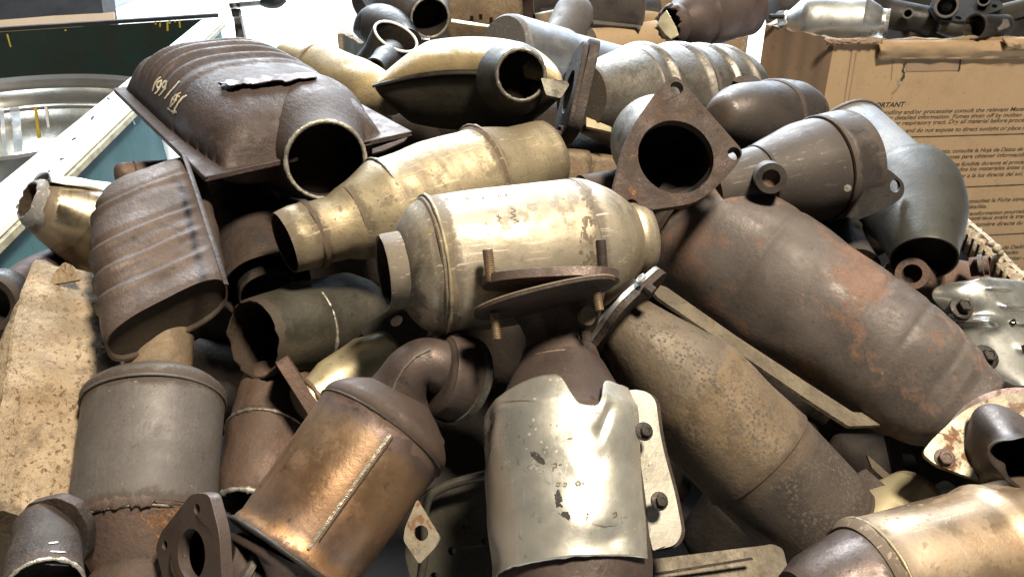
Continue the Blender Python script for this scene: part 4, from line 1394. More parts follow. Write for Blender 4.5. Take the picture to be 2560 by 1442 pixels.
# ---- 39. tan shiny block and thin purple pipe between
t = T(CC, 'tan shiny flat sided converter half hidden behind the flanged pipe', CCAT, (1360, 420, 1.02), (1560, 440, 1.06))
t.lathe('body', [(0, 70, 52), (0.42, 72, 54), (0.44, 66, 48), (1, 66, 48)], m_tanrust, n=5, seg=48)
t = T('exhaust_pipe', 'thin purplish grey pipe behind the central silver converter', 'pipe', (1452, 468, 0.86), (1600, 444, 0.90))
t.lathe('tube', [(0, 30), (1, 30)], m_purple)

# ---- 13. tan converter, upper middle
t = T(CC, 'dusty tan converter with open stepped neck under the pan mouth', CCAT, (712, 612, 0.795), (1372, 388, 0.945))
t.lathe('neck', [(0.0, 80), (0.02, 82), (0.10, 84), (0.105, 80), (0.115, 84), (0.14, 82), (0.20, 84), (0.27, 100)], m_gold, open0=(5, 120), dent=0.003, df=25)
t.lathe('body', [(0.25, 96), (0.36, 130), (0.385, 135), (0.40, 131), (0.74, 130)], m_gold, dent=0.003)
t.ring('weld_seam', 0.385, 132, 4, m_weld, 0.5)
t.lathe('end_cone', [(0.735, 130), (0.745, 135), (0.76, 128), (0.85, 108), (0.88, 100), (0.99, 94), (1.0, 86)], m_gold, dent=0.003)
t.ring('weld_seam', 0.75, 132, 4, m_tanrust, 0.4)
t.lathe('neck_seam', [(0.095, 84), (0.10, 87), (0.115, 87), (0.12, 84)], m_tanrust, dent=0.002, df=40, cap=False)

# ---- 11. cut converter in the shadow
t = T(CC, 'olive gold converter with large cut open mouth below the tan converter', CCAT, (632, 848, 0.79), (950, 782, 0.935))
b = t.lathe('body', [(0.0, 100), (0.03, 103), (0.30, 112), (0.42, 116), (0.44, 112), (0.76, 118), (0.86, 100), (0.95, 60)], m_olive, open0=(4, 190), dent=0.003, jag0=0.003)
t.ring('weld_seam', 0.41, 116, 4, m_weld, 0.6)

# ---- 34. dark bracket
t = T('bracket', 'dark steel bracket with bolt hole under the central silver converter', 'bracket', (905, 825, 0.83), (1060, 790, 0.83))
t.plate('plate', (980, 805, 0.83), (-0.2, 0.45, 0.85), fillet([(900, 822), (988, 764), (1075, 800), (1060, 870), (985, 905), (940, 900)], 10), 0.004, m_dark, holes=[(990, 800, 17)])

# ---- 33. cream tube with flange bar
t = T('exhaust_pipe', 'short cream coloured tube with rusty flange bar behind the copper converter', 'pipe', (752, 1010, 0.765), (975, 880, 0.835))
t.lathe('tube', [(0.0, 48), (0.12, 50), (0.22, 58), (0.35, 70), (0.75, 74), (0.85, 66), (1.0, 60)], m_cream, dent=0.002)
plate3(t, 'flange', (742, 985, 0.765), (-0.52, 0.85, 0.05), (-0.82, -0.52, 0.24), fillet([(-0.036, -0.03), (0.036, -0.03), (0.036, 0.03), (-0.036, 0.03)], 0.01), 0.012, m_rustorange)
t.ring('rust_collar', 0.11, 50, 6, m_rustorange, 0.5)

# ---- 14. the central silver converter
t = T(CC, 'dusty silver cylinder converter with short open neck in the centre', CCAT, (958, 682, 0.695), (1606, 594, 0.775))
nk = t.lathe('neck', [(0.0, 92), (0.01, 95), (0.075, 98), (0.085, 110), (0.10, 118)], m_silver, open0=(7, 110), dent=0.0015, df=40)
t.lathe('end_cone', [(0.07, 98), (0.085, 120), (0.12, 150), (0.16, 168), (0.18, 174)], m_silver, dent=0.002, smooth_n=4)
t.lathe('lap_joint', [(0.165, 172), (0.17, 177), (0.205, 178), (0.215, 175)], m_gold, dent=0.002, df=30, cap=False)
body = t.lathe('body', [(0.20, 173), (0.22, 176), (0.45, 174), (0.72, 170), (0.745, 168)], m_silver, dent=0.0015, df=12)
t.ring('weld_seam', 0.186, 178, 5, m_gold, 0.5)
cone = t.lathe('dome', [(0.735, 169), (0.76, 168), (0.80, 160), (0.86, 138), (0.90, 118), (0.925, 104), (0.935, 100), (0.95, 102), (0.985, 98), (1.0, 90)], m_silver, dent=0.002, smooth_n=3)
t.patch('stain', [(1455, 455), (1480, 470), (1490, 560), (1500, 640), (1490, 720), (1460, 740), (1448, 650), (1455, 560)], m_stain, [body, cone], res=2, hollow=0.15)
t.stroke('stamped_text', [[(1112, 506), (1110, 498), (1117, 495), (1121, 501), (1118, 506)], [(1130, 503), (1128, 495)], [(1138, 503), (1136, 494)], [(1166, 500), (1164, 491), (1172, 499), (1171, 490)],
                          [(1204, 498), (1212, 489)], [(1204, 490), (1212, 497)], [(1247, 493), (1245, 485), (1253, 492), (1252, 484)], [(1262, 490), (1268, 484), (1262, 484), (1268, 491)],
                          [(1275, 545), (1290, 540), (1276, 532), (1291, 527), (1277, 520)], [(1284, 558), (1298, 553), (1284, 548)], [(1240, 540), (1254, 545)], [(1246, 536), (1249, 552)]], 2.0, m_stamp, [body], lift=0.0004, step=2)
tr14 = t.bvh([body])
c = drop(1217, 580, 0.0, tr14)
t.bolt('rivet', (1217, 580, (c - CAM).dot(FWD)), (0, 0.2, 1), 9, 2, m_bright, head='stud', thread=False)
t.bolt('weld_nub', (1074, 578, 0.632), (0.0, 0.1, 1), 11, 4, m_gold, head='stud', thread=False)

# ---- 38/18. big red-brown converter, right of centre
t = T(CC, 'large red brown flaking converter with edge strip on the right', CCAT, (1690, 556, 0.885), (2446, 1040, 0.758))
def rb18(fz, th, x, y):
    e = 0
    for c in (0.30, 0.62, 0.735, 0.86):
        q = (fz - c) / 0.010
        e -= 0.0011 * math.exp(-q * q)
    return e
t.lathe('body', [(-0.06, 80, 100), (0.0, 122, 158), (0.06, 134, 172), (0.3, 140, 178), (0.62, 138, 175), (0.80, 128, 164), (0.90, 112, 142), (0.925, 102, 130), (0.95, 98, 124), (0.99, 94, 118), (1.0, 84, 106)], m_red, dent=0.006, df=10, disp=rb18, seg=72)
t.plate('edge_strip', (1885, 880, 0.79), plane3((1640, 718, 0.828), (2130, 1046, 0.768), (1668, 690, 0.850)), fillet([(1626, 706), (1664, 716), (1850, 846), (2000, 944), (2132, 1030), (2290, 1036), (2338, 1046), (2300, 1058), (2122, 1064), (2040, 1012), (1850, 884), (1640, 740)], 8), 0.004, m_strip, rough=0.0012)
t.lathe('top_rim', [(-0.05, 140), (-0.045, 152), (0.01, 160), (0.02, 150)], m_dark, dent=0.002, cap=False)

# ---- 20. dome beyond the flange
t = T(CC, 'smooth brown dome ended converter between flange and printed box', CCAT, (1806, 292, 0.985), (1992, 304, 1.10))
t.lathe('dome', [(-0.08, 28), (-0.04, 48), (0.12, 76), (0.35, 90), (0.6, 94), (0.66, 93)], m_brownsteel, smooth_n=4, dent=0.002)
t.lathe('shell', [(0.62, 96), (0.64, 99), (0.9, 98), (1.0, 88)], m_brownsteel, dent=0.002)
t.plate('collar_tab', (1875, 200, 1.03), (0, 0.4, 0.9), fillet([(1830, 202), (1845, 190), (1890, 190), (1905, 205), (1870, 215)], 6), 0.008, m_dkrust)

# ---- 21. pale tube with olive bell end
t = T('exhaust_pipe', 'pale grey flared tube with olive bell end leaning on the box edge', 'pipe', (2108, 352, 1.04), (2300, 522, 0.93))
t.lathe('tube', [(0.0, 108), (0.03, 108), (0.9, 108), (1.0, 108)], m_cool, open0=(4, 60), seg=64)
t.ring('rolled_lip', 0.0, 110, 4, m_grey)
t.pipe('bell', [(2256, 464, 0.955, 118), (2272, 488, 0.938, 123), (2290, 530, 0.905, 117), (2302, 580, 0.87, 98), (2308, 622, 0.845, 82), (2310, 648, 0.835, 78)], m_olivetube, open0=(4, 6), open1=(4, 10), seg=64)
t.ring('bell_lip', 0.86, 124, 4, m_olivetube)
t.bolt('rivet', (2350, 605, 0.85), (0.8, 0, 0.6), 14, 10, m_dark, head='stud', thread=False)

# ---- 37. blue ridged body under the cone
t = T(CC, 'dark blue ridged converter body wedged under the sensor boss cone', CCAT, (2010, 500, 1.0), (2110, 690, 0.90))
def rid(fz, th, x, y):
    return 0.0018 * math.sin(fz * 75) * (1 if 0.05 < fz < 0.62 else 0)
t.lathe('body', [(0, 84), (0.6, 90), (0.7, 86), (1.0, 90)], m_dark, disp=rid, seg=56)

# ---- 19b. cone with sensor boss and clamp band
t = T(CC, 'brown cone shaped converter with sensor boss and eyelet bracket', CCAT, (1765, 482, 0.845), (2120, 408, 0.895))
t.lathe('cone', [(0.0, 78), (0.20, 84), (0.35, 88), (0.38, 92), (0.52, 110), (0.66, 123), (0.78, 128), (0.82, 128)], m_brownsteel, dent=0.002, smooth_n=4)
t.ring('weld_seam', 0.36, 90, 3, m_dark, 0.4)
band = t.lathe('clamp_band', [(0.79, 131), (0.80, 134), (1.0, 131), (1.0, 124)], m_brownsteel, dent=0.002)
t.under(band)
t.lathe('band_gap', [(0.785, 130), (0.795, 132)], m_soot, cap=False)
t.under(None)
t.bolt('band_nub', (2118, 470, 0.822), (-0.2, -0.2, 0.9), 9, 6, m_weld, head='stud', thread=False)
t.plate('eyelet_bracket', (2225, 478, 0.852), (0.30, -0.05, 0.95), fillet([(2190, 412), (2225, 425), (2262, 458), (2260, 490), (2228, 515), (2150, 548), (2120, 545), (2150, 500)], [6, 14, 18, 18, 10, 6, 6, 6]), 0.004, m_dark, holes=[(2238, 465, 16)])
boss = t.lathe('sensor_boss', [(0.3, 5)], m_brownsteel) if False else None
bt = T.__new__(T); bt.__dict__.update(t.__dict__)
t.pipe('sensor_boss', [(1928, 446, 0.795, 38), (1926, 445, 0.803, 38), (1918, 442, 0.835, 42)], m_brownsteel, open0=(15, 5), n=5, inner=m_rustorange, seg=32)

# ---- 19. three-bolt flange pipe
t = T('flanged_pipe', 'short pipe with rusty three bolt flange and open bore', 'pipe', (1690, 396, 0.765), (1592, 322, 0.95))
t.pipe('tube', [(1688, 389, 0.788, 112), (1677, 380, 0.80, 112), (1656, 368, 0.825, 114), (1640, 352, 0.87, 114), (1632, 345, 0.90, 90)], m_barrel, open0=(13, 22), seg=56)
tri = fillet([(1690, 186), (1862, 382), (1836, 420), (1758, 505), (1556, 536), (1530, 480), (1560, 360), (1590, 300), (1655, 210)], [34, 26, 20, 60, 26, 30, 60, 60, 20], n=6)
fl = t.plate('flange', (1690, 398, 0.758), (0.10, 0.22, 1.0), tri, 0.011, m_flange, holes=[(1690, 392, 97), (1692, 220, 17), (1836, 384, 17), (1580, 512, 15)], bevel=0.0014, rough=0.0006, hseg=40)

# ---- 17. spotted long converter
t = T(CC, 'long spotted brown converter slanting down behind the heat shield one', CCAT, (1550, 800, 0.72), (2074, 1330, 0.70))
t.lathe('body', [(-0.02, 66), (0.0, 80), (0.06, 92), (0.16, 116), (0.30, 148), (0.34, 154), (0.36, 151), (0.62, 158), (0.655, 160), (0.66, 155), (0.94, 150), (0.965, 142), (1.0, 142)], m_spot, dent=0.002, seg=72)
plate3(t, 'flange', (1556, 776, 0.702), (0.64, 0.76, -0.05), (-0.70, 0.62, -0.32), oval_ears(0.032, 0.036, 0.014), 0.0075, m_dkrust)
plate3(t, 'gasket', (1549, 770, 0.700), (0.64, 0.76, -0.05), (-0.70, 0.62, -0.32), oval_ears(0.031, 0.036, 0.013), 0.004, m_bright)
t.bolt('bolt', (1612, 716, 0.675), (0.72, -0.6, 0.2), 16, 26, m_dkrust)
t.bolt('bolt_head', (1604, 700, 0.675), (-0.7, 0.6, 0.3), 16, 8, m_bright)
t.plate('blue_tab', (1520, 770, 0.74), (-0.5, 0.5, 0.7), fillet([(1470, 760), (1570, 690), (1600, 700), (1500, 800), (1475, 830)], 8), 0.003, m_cool)
t.lathe('end_collar', [(0.955, 141), (0.97, 145), (1.0, 140), (1.03, 116)], m_dkrust, dent=0.002)

# ---- 7. grey cylinder converter, left front
t = T(CC, 'matt grey cylinder converter with rusty lower cone at the left front', CCAT, (404, 846, 0.76), (338, 1490, 0.632))
t.lathe('neck', [(-0.05, 74), (0.0, 76), (0.16, 80), (0.18, 86)], m_tanrust, dent=0.002, df=30)
t.lathe('shoulder', [(0.155, 80), (0.165, 100), (0.19, 138), (0.215, 160), (0.235, 169), (0.262, 169)], m_grey, dent=0.0015, smooth_n=3)
t.ring('rolled_lip', 0.262, 167, 4, m_grey, 0.1)
t.lathe('body', [(0.258, 162), (0.27, 165), (0.5, 168), (0.70, 174), (0.72, 172)], m_grey, dent=0.0015, df=10)
cone = t.lathe('lower_cone', [(0.70, 168), (0.72, 169), (0.75, 160), (0.80, 144), (0.86, 120), (0.90, 106), (0.915, 104), (0.925, 114), (1.04, 118)], m_greyrust, dent=0.003, smooth_n=2)
t.ring('crust', 0.716, 170, 3.5, m_greyrust, 0.8, seg=160, wide=4.0)
t.patch('rust_bloom', [(330, 1270), (380, 1258), (440, 1262), (470, 1290), (440, 1335), (400, 1350), (370, 1310)], m_orange, [cone], res=2, hollow=0.05)
t.ring('weld_seam', 0.735, 165, 4, m_weld, 0.7)

# ---- 8. dark flange pipe bottom left
t = T('flanged_pipe', 'dark greasy pipe with worn flange in the bottom left corner', 'pipe', (118, 1318, 0.612), (112, 1470, 0.555))
t.lathe('tube', [(0.0, 76), (0.25, 78), (0.5, 84), (0.80, 88), (1.0, 90)], m_dkrust, open1=(6, 80), dent=0.003)
t.ring('cut_rim', 1.0, 88, 5, m_rim, 0.6)
t.plate('flange', (118, 1330, 0.606), (-0.10, -0.15, 0.97), fillet([(14, 1400), (40, 1300), (75, 1258), (140, 1242), (188, 1262), (216, 1306), (224, 1370), (190, 1425), (60, 1440)], 30), 0.010, m_dkrust, rough=0.002)
t.bolt('bolt_head', (126, 1304, 0.606), (0.0, -0.5, 0.9), 30, 34, m_dkrust)
t.stroke('light_scrape', [[(122, 1358), (145, 1355)], [(126, 1378), (165, 1380)], [(118, 1392), (150, 1394)], [(112, 1408), (172, 1412)]], 4, m_bare, [o for o in t.o.children if o.name.startswith('tube')], step=4, taper=True)

# ---- 10. rusty short pipe with jagged mouth
t = T(CC, 'small rusty converter with ragged cut mouth behind the copper one', CCAT, (618, 1262, 0.735), (706, 960, 0.84))
t.lathe('body', [(0.0, 74), (0.08, 78), (0.2, 84), (0.35, 92), (0.55, 100), (0.6, 104), (0.62, 98), (1.0, 96)], m_rustorange, open0=(6, 130), jag0=0.006, dent=0.003, df=30)
t.ring('melted_edge', 0.0, 72, 6, m_rim, 0.9)
t.ring('weld_seam', 0.58, 103, 4, m_weld, 0.8)

# ---- 9. copper tinted converter with elbow, front
t = T(CC, 'copper tinted converter with elbow outlet and triangular flange in front', CCAT, (958, 1075, 0.685), (722, 1402, 0.63))
bd = t.lathe('body', [(0.0, 168), (0.04, 178), (0.06, 176), (0.25, 174), (0.9, 170), (0.94, 176), (0.97, 178), (1.0, 174)], m_copper, dent=0.0012, seg=80)
t.lathe('dome', [(-0.26, 60), (-0.22, 92), (-0.14, 138), (-0.06, 170), (-0.01, 178), (0.02, 177)], m_copperdk, smooth_n=4)
t.ring('weld_seam', 0.03, 177, 4, m_dkrust, 0.4)
t.pipe('elbow', [(968, 1064, 0.688, 150), (984, 1014, 0.685, 104), (1002, 966, 0.682, 72), (1026, 926, 0.680, 63), (1058, 908, 0.682, 63), (1088, 912, 0.686, 66), (1104, 920, 0.690, 68)], m_copperdk, seg=48, n=8)
cc = t.pipe('outlet_collar', [(1090, 934, 0.688, 84), (1095, 935, 0.689, 100), (1104, 937, 0.691, 104), (1140, 946, 0.700, 106), (1146, 948, 0.702, 100)], m_copperdk, open1=(5, 8), seg=48, n=4)
t.under(cc)
t.pipe('outlet_rim', [(1138, 945, 0.699, 112), (1154, 950, 0.704, 112)], m_barrel, open1=(9, 3), seg=48)
t.under(None)
t.stroke('seam_rib', [[(958, 1040), (975, 1000), (990, 955), (1010, 920), (1040, 890), (1076, 872)]], 6, m_grey, [o for o in t.o.children if o.name.startswith('elbow')], lift=0.0008, step=6)
t.stroke('seam_weld', [[(975, 1085), (900, 1190), (850, 1260), (790, 1345), (770, 1372)]], 9, m_weld, [bd], lift=0.0008, step=4, jitter=0.6)
t.stroke('seam_weld', [[(982, 1092), (908, 1196), (860, 1262), (798, 1350)]], 4, m_dkrust, [bd], lift=0.0012, step=5)
t.ring('lower_weld', 0.985, 177, 7, m_dark, 0.3)
# lower cone turns left into the triangular flange
t.pipe('inlet_cone', [(722, 1405, 0.635, 168), (700, 1440, 0.63, 150), (660, 1462, 0.625, 110), (615, 1440, 0.622, 80), (575, 1415, 0.616, 74), (548, 1405, 0.611, 72)], m_copperdk, seg=48, n=7)
t.pipe('clamp_ring', [(602, 1428, 0.614, 82), (588, 1420, 0.612, 82)], m_barrel, seg=40)
fg = t.plate('flange', (480, 1350, 0.578), (-0.62, 0.10, 0.78), fillet([(478, 1232), (522, 1232), (548, 1330), (556, 1470), (500, 1540), (420, 1500), (388, 1370), (402, 1330)], [16, 18, 30, 20, 30, 30, 14, 14]), 0.009, m_copperdk, holes=[(478, 1385, 62), (492, 1272, 13), (412, 1362, 12)], hseg=30)
t.pipe('bore', [(486, 1387, 0.588, 70), (560, 1405, 0.622, 66)], m_soot, open0=(3, 3), seg=32)
t.plate('hanger_tab', (1052, 1330, 0.60), (-0.15, 0.25, 0.95), fillet([(1042, 1248), (1100, 1345), (1088, 1368), (1048, 1410), (1008, 1350), (1012, 1318)], [6, 10, 10, 8, 10, 8]), 0.004, m_rustpale, holes=[(1052, 1332, 19)])

# ---- 32. green-gold pan with holes, under
t = T(CC, 'olive perforated pan shield low between the copper and shield converters', CCAT, (1010, 1330, 0.745), (1260, 1300, 0.76))
t.plate('pan', (1130, 1330, 0.745), (-0.15, 0.30, 0.93), fillet([(1045, 1240), (1080, 1215), (1260, 1165), (1290, 1500), (1040, 1500), (1010, 1380)], 26), 0.02, m_olive, holes=[(1164, 1317, 10), (1129, 1376, 10), (1215, 1350, 11), (1085, 1440, 10)], bevel=0.004)
t.pipe('pan_lip', [(1040, 1500, 0.735, 10), (1062, 1390, 0.735, 10), (1064, 1270, 0.735, 11), (1105, 1218, 0.735, 12), (1250, 1178, 0.735, 12)], m_olive, seg=16)

# ---- 16. the heat-shielded converter in front
t = T(CC, 'converter in bright aluminised heat shield with two stud flange, front centre', CCAT, (1392, 760, 0.705), (1440, 1500, 0.60))
nk = t.lathe('neck', [(-0.03, 122), (0.02, 112), (0.07, 96), (0.10, 88), (0.13, 82), (0.18, 84), (0.21, 94), (0.215, 90)], m_greyrust, dent=0.003, df=40, smooth_n=2)
t.lathe('cone', [(0.16, 92), (0.20, 102), (0.215, 110), (0.33, 156), (0.41, 182), (0.46, 190)], m_copperdk, dent=0.002)
t.lathe('body', [(0.40, 186), (0.5, 190), (0.84, 190), (0.88, 192), (1.0, 188)], m_copperdk, dent=0.002)
t.ring('weld_seam', 0.205, 97, 4, m_tanrust, 0.5)
t.bolt('sensor_boss', (1462, 790, 0.665), (0.5, 0.1, 0.85), 24, 14, m_tanrust, head='stud', thread=False)
t.plate('stay', (1478, 850, 0.665), (0.2, 0.1, 0.97), fillet([(1452, 820), (1478, 830), (1475, 870), (1495, 900), (1462, 896)], 6), 0.004, m_dkrust)


def shield_fn(u, v):
    # u left (0) to right (1) round the front, v from top to bottom
    a = math.radians(92 - 150 * u)
    # cut-outs in the upper edge
    top = 0.315
    if u < 0.5:
        top += 0.085 * ((0.5 - u) / 0.5) ** 1.4
    else:
        x = (u - 0.5)
        top += 0.10 * math.exp(-((u - 0.72) / 0.085) ** 4) + 0.05 * max(0, x - 0.05)
    bot = 0.90 + 0.015 * math.cos(u * 4)
    f = top + (bot - top) * v
    if v == 0 or v == 1:
        f += 0.004 * noise.noise(Vector((u * 20, v, 3)))
    R = t.r(206 + 2 * v, max(f, 0.40)) if f > 0.40 else t.r(206 - (0.40 - f) * 330, f)
    R += 0.0016 * nz3((u * 5, v * 5, 0), 1, 4.4)
    # pressed dimples
    for (cu, cvv, s_, am) in ((0.16, 0.10, 0.07, -0.005), (0.10, 0.24, 0.06, -0.004), (0.10, 0.93, 0.08, -0.005), (0.80, 0.90, 0.09, -0.004), (0.80, 0.18, 0.06, -0.003)):
        R += am * math.exp(-((u - cu) ** 2 + (v - cvv) ** 2) / s_ ** 2)
    return t.M @ Vector((R * math.cos(a), R * math.sin(a), t.z(f)))


sh = t.sheet('heat_shield', shield_fn, 72, 72, m_shield, 0.0016, sharp=50)
edge = [shield_fn(1.0, j / 24) for j in range(25)]
ea, eb = edge[3], edge[-1]
fo = [(1550, 985), (1580, 972), (1618, 978), (1640, 1000), (1652, 1100), (1690, 1240), (1706, 1330), (1690, 1362), (1632, 1376), (1590, 1180)]
fx = t.plate('shield_flange', (1625, 1180, 0.622), (0.28, 0.30, 0.9), fillet(fo, [10, 20, 24, 24, 60, 60, 24, 24, 6, 20]), 0.002, m_shieldflat)
t.plate('shield_flange_back', (1632, 1180, 0.628), (0.28, 0.30, 0.9), fillet([(x + (9 if x > 1560 else 0), y + 3) for x, y in fo], [10, 20, 24, 24, 60, 60, 24, 24, 6, 20]), 0.002, m_dkrust)
t.under(fx)
t.bolt('bolt', (1610, 1078, 0.612), (0.28, 0.30, 0.9), 14, 12, m_bolt, washer=(24, 6))
t.bolt('bolt', (1648, 1252, 0.602), (0.28, 0.30, 0.9), 14, 12, m_bolt, washer=(24, 6))
t.under(None)
t.patch('scorch_mark', [(1326, 1128), (1340, 1128), (1362, 1150), (1362, 1160), (1345, 1156), (1328, 1138)], m_scorch, [sh], res=1.5, hollow=-0.28)
t.patch('scorch_mark', [(1386, 1225), (1398, 1222), (1408, 1255), (1426, 1290), (1424, 1300), (1395, 1282), (1388, 1250)], m_scorch, [sh], res=1.5, hollow=-0.28)
t.patch('scraped_patch', [(1330, 1145), (1360, 1165), (1362, 1180), (1335, 1190), (1318, 1168)], m_bare, [sh], res=1.5, hollow=0.0)
t.stroke('stamped_text', [[(1392, 1206), (1402, 1206), (1398, 1214), (1390, 1212)], [(1410, 1206), (1418, 1207), (1416, 1214), (1409, 1213)], [(1442, 1202), (1450, 1203), (1452, 1210), (1442, 1212), (1440, 1204)], [(1456, 1204), (1461, 1210)],
                          [(1384, 1158), (1392, 1156), (1392, 1166), (1384, 1166), (1384, 1176)], [(1398, 1160), (1406, 1159)], [(1462, 1280), (1475, 1285)], [(1462, 1290), (1474, 1294)], [(1470, 1278), (1466, 1300)],
                          [(1532, 1282), (1540, 1278), (1542, 1288), (1534, 1292), (1538, 1284)], [(1420, 1095), (1432, 1094)], [(1465, 1083), (1472, 1085)]], 2.2, m_stamp, [sh], lift=0.0005, step=2)
t.stroke('wrinkle', [[(1465, 1040), (1482, 1030), (1502, 1032)], [(1480, 1308), (1510, 1314), (1545, 1310)], [(1248, 1005), (1300, 1000), (1340, 1002)]], 2.0, m_stamp, [sh], lift=0.0005, step=3, taper=True)
# two flange plates with through studs
plate3(t, 'flange', (1360, 742, 0.640), (1.0, 0.27, 0.02), (-0.22, 0.93, -0.28), oval(0.058, 0.032), 0.003, m_dkrust)
plate3(t, 'flange_edge', (1360, 739, 0.640), (1.0, 0.27, 0.02), (-0.22, 0.93, -0.28), oval(0.0584, 0.0324), 0.0014, m_tanrust)
plate3(t, 'upper_flange', (1376, 690, 0.655), (1.0, 0.06, 0.02), (-0.04, 0.97, -0.22), oval(0.056, 0.030, 2.6), 0.0075, m_copperdk)
t.bolt('stud', (1228, 704, 0.640), (-0.12, 1.0, -0.1), 14, 82, m_stud, head='stud')
t.bolt('stud', (1508, 690, 0.640), (-0.06, 1.0, -0.1), 14, 92, m_dkrust, head='stud')
t.bolt('stud', (1236, 782, 0.634), (0.10, -1.0, 0.15), 12, 68, m_stud, head='stud')
t.bolt('stud', (1488, 712, 0.634), (0.16, -1.0, 0.15), 12, 66, m_stud, head='stud')

# ---- 29. right edge: rusty inlet with boss and silver bolted shield
t = T(CC, 'converter with silver bolted heat shield and rusty inlet at the right edge', CCAT, (2330, 660, 0.90), (2560, 900, 0.83))
t.pipe('inlet', [(2290, 690, 0.92, 40), (2340, 705, 0.93, 60), (2400, 740, 0.95, 92), (2480, 800, 0.95, 118), (2580, 880, 0.94, 130)], m_rustorange, seg=48)
t.pipe('sensor_boss', [(2280, 684, 0.835, 40), (2290, 690, 0.85, 38), (2320, 705, 0.88, 40)], m_rustorange, open0=(15, 6), seg=32)
t.plate('latch', (2225, 680, 0.90), (0, 0.3, 0.95), [(2205, 672), (2218, 656), (2250, 672), (2242, 690)], 0.005, m_cream)
t.bolt('stub', (2425, 668, 0.885), (0.75, 0.1, 0.5), 24, 40, m_rustorange, head='stud', thread=False)
t.bolt('stub_cap', (2446, 664, 0.868), (0.75, 0.1, 0.5), 28, 10, m_barrel, head='stud', thread=False)


LB = catmull([(2425, 700), (2348, 714), (2330, 744), (2368, 788), (2392, 815), (2400, 870), (2425, 932), (2500, 968)], 8)
RB = catmull([(2470, 692), (2560, 704), (2620, 730), (2650, 770), (2665, 810), (2670, 865), (2670, 925), (2650, 958)], 8)


def sh29(u, v):
    q = v * (len(LB) - 1); i0 = min(int(q), len(LB) - 2); fq = q - i0
    a0 = Vector(LB[i0]).lerp(Vector(LB[i0 + 1]), fq); b0 = Vector(RB[i0]).lerp(Vector(RB[i0 + 1]), fq)
    p = a0.lerp(b0, u)
    d = 0.865 - 0.035 * math.sin(math.pi * min(1, 0.15 + u * 0.75)) - 0.03 * v
    d -= 0.007 * math.exp(-((v - 0.52) / 0.06) ** 2) * (1 / (1 + math.exp((u - 0.38) * 40)))
    for k in range(4):
        x = (v - (0.22 + 0.17 * k) - 0.1 * (u - 0.6)) / 0.022; y = (u - 0.62) / 0.10
        d -= 0.004 * math.exp(-x * x - y ** 4)
    return P(p.x, p.y, d)


s29 = t.sheet('heat_shield', sh29, 80, 80, m_shieldnew, 0.0015, sharp=60)
t.bolt('bolt', (2402, 772, 0.822), (0.05, 0.45, 0.9), 17, 20, m_bolt, washer=(30, 8))
t.bolt('bolt', (2462, 894, 0.796), (0.05, 0.4, 0.9), 17, 20, m_bolt, washer=(34, 8))
t.stroke('slot_hole', [[(2528, 800), (2536, 812)], [(2558, 862), (2566, 876)]], 17, m_soot, [s29], lift=0.0006, step=3)
t = T('exhaust_pipe', 'rusty brown pipe below the silver bolted shield at the right edge', 'pipe', (2430, 1000, 0.84), (2640, 985, 0.86))
t.lathe('tube', [(0, 52), (1, 56)], m_rustorange)

# ---- 30. oval flange with crushed pipe, right edge
t = T('flanged_pipe', 'crushed dark pipe on a pale rust speckled oval flange, right edge', 'pipe', (2500, 1120, 0.72), (2560, 1010, 0.80))
fl30 = t.plate('flange', (2460, 1110, 0.694), (-0.15, 0.42, 0.88), fillet([(2304, 1132), (2330, 1098), (2412, 1020), (2510, 982), (2640, 990), (2680, 1240), (2560, 1226), (2440, 1198), (2340, 1162)], [16, 20, 60, 60, 30, 30, 40, 40, 20]), 0.006, m_rustpale, holes=[(2500, 1130, 82)], hseg=36)
t.plate('gasket', (2460, 1106, 0.706), (-0.15, 0.42, 0.88), fillet([(2330, 1110), (2412, 1004), (2510, 965), (2640, 972), (2680, 1240), (2440, 1200)], 50), 0.008, m_purple, holes=[(2500, 1130, 82)], hseg=36)
t.pipe('crushed_pipe', [(2540, 1150, 0.635, 68), (2530, 1140, 0.652, 74), (2516, 1126, 0.676, 79), (2508, 1118, 0.71, 80)], m_brownsteel, open0=(3, 14), seg=64, dent=0.75, n=6)
t.bolt('nut', (2362, 1146, 0.672), (-0.15, 0.42, 0.88), 18, 14, m_rustorange, washer=(26, 5))
t.bolt('bolt_end', (2296, 1098, 0.80), (-0.3, 0.3, 0.9), 17, 20, m_rustorange, head='stud', thread=False)

# ---- 31. silver converter bottom right
t = T(CC, 'rust spotted silver converter in the bottom right corner', CCAT, (2070, 1500, 0.605), (2720, 1330, 0.665))
t.lathe('dark_cone', [(-0.12, 90), (-0.05, 120), (0.08, 146), (0.15, 156)], m_copperdk)
t.lathe('body', [(0.13, 158), (0.15, 170), (0.165, 176), (0.18, 172), (0.22, 170), (0.60, 172), (0.615, 178), (0.64, 180), (0.66, 174), (1.0, 172)], m_blue, dent=0.0015, seg=72)
t.ring('weld_seam', 0.165, 173, 5, m_gold, 0.4)
t.ring('weld_seam', 0.635, 175, 5, m_gold, 0.4)

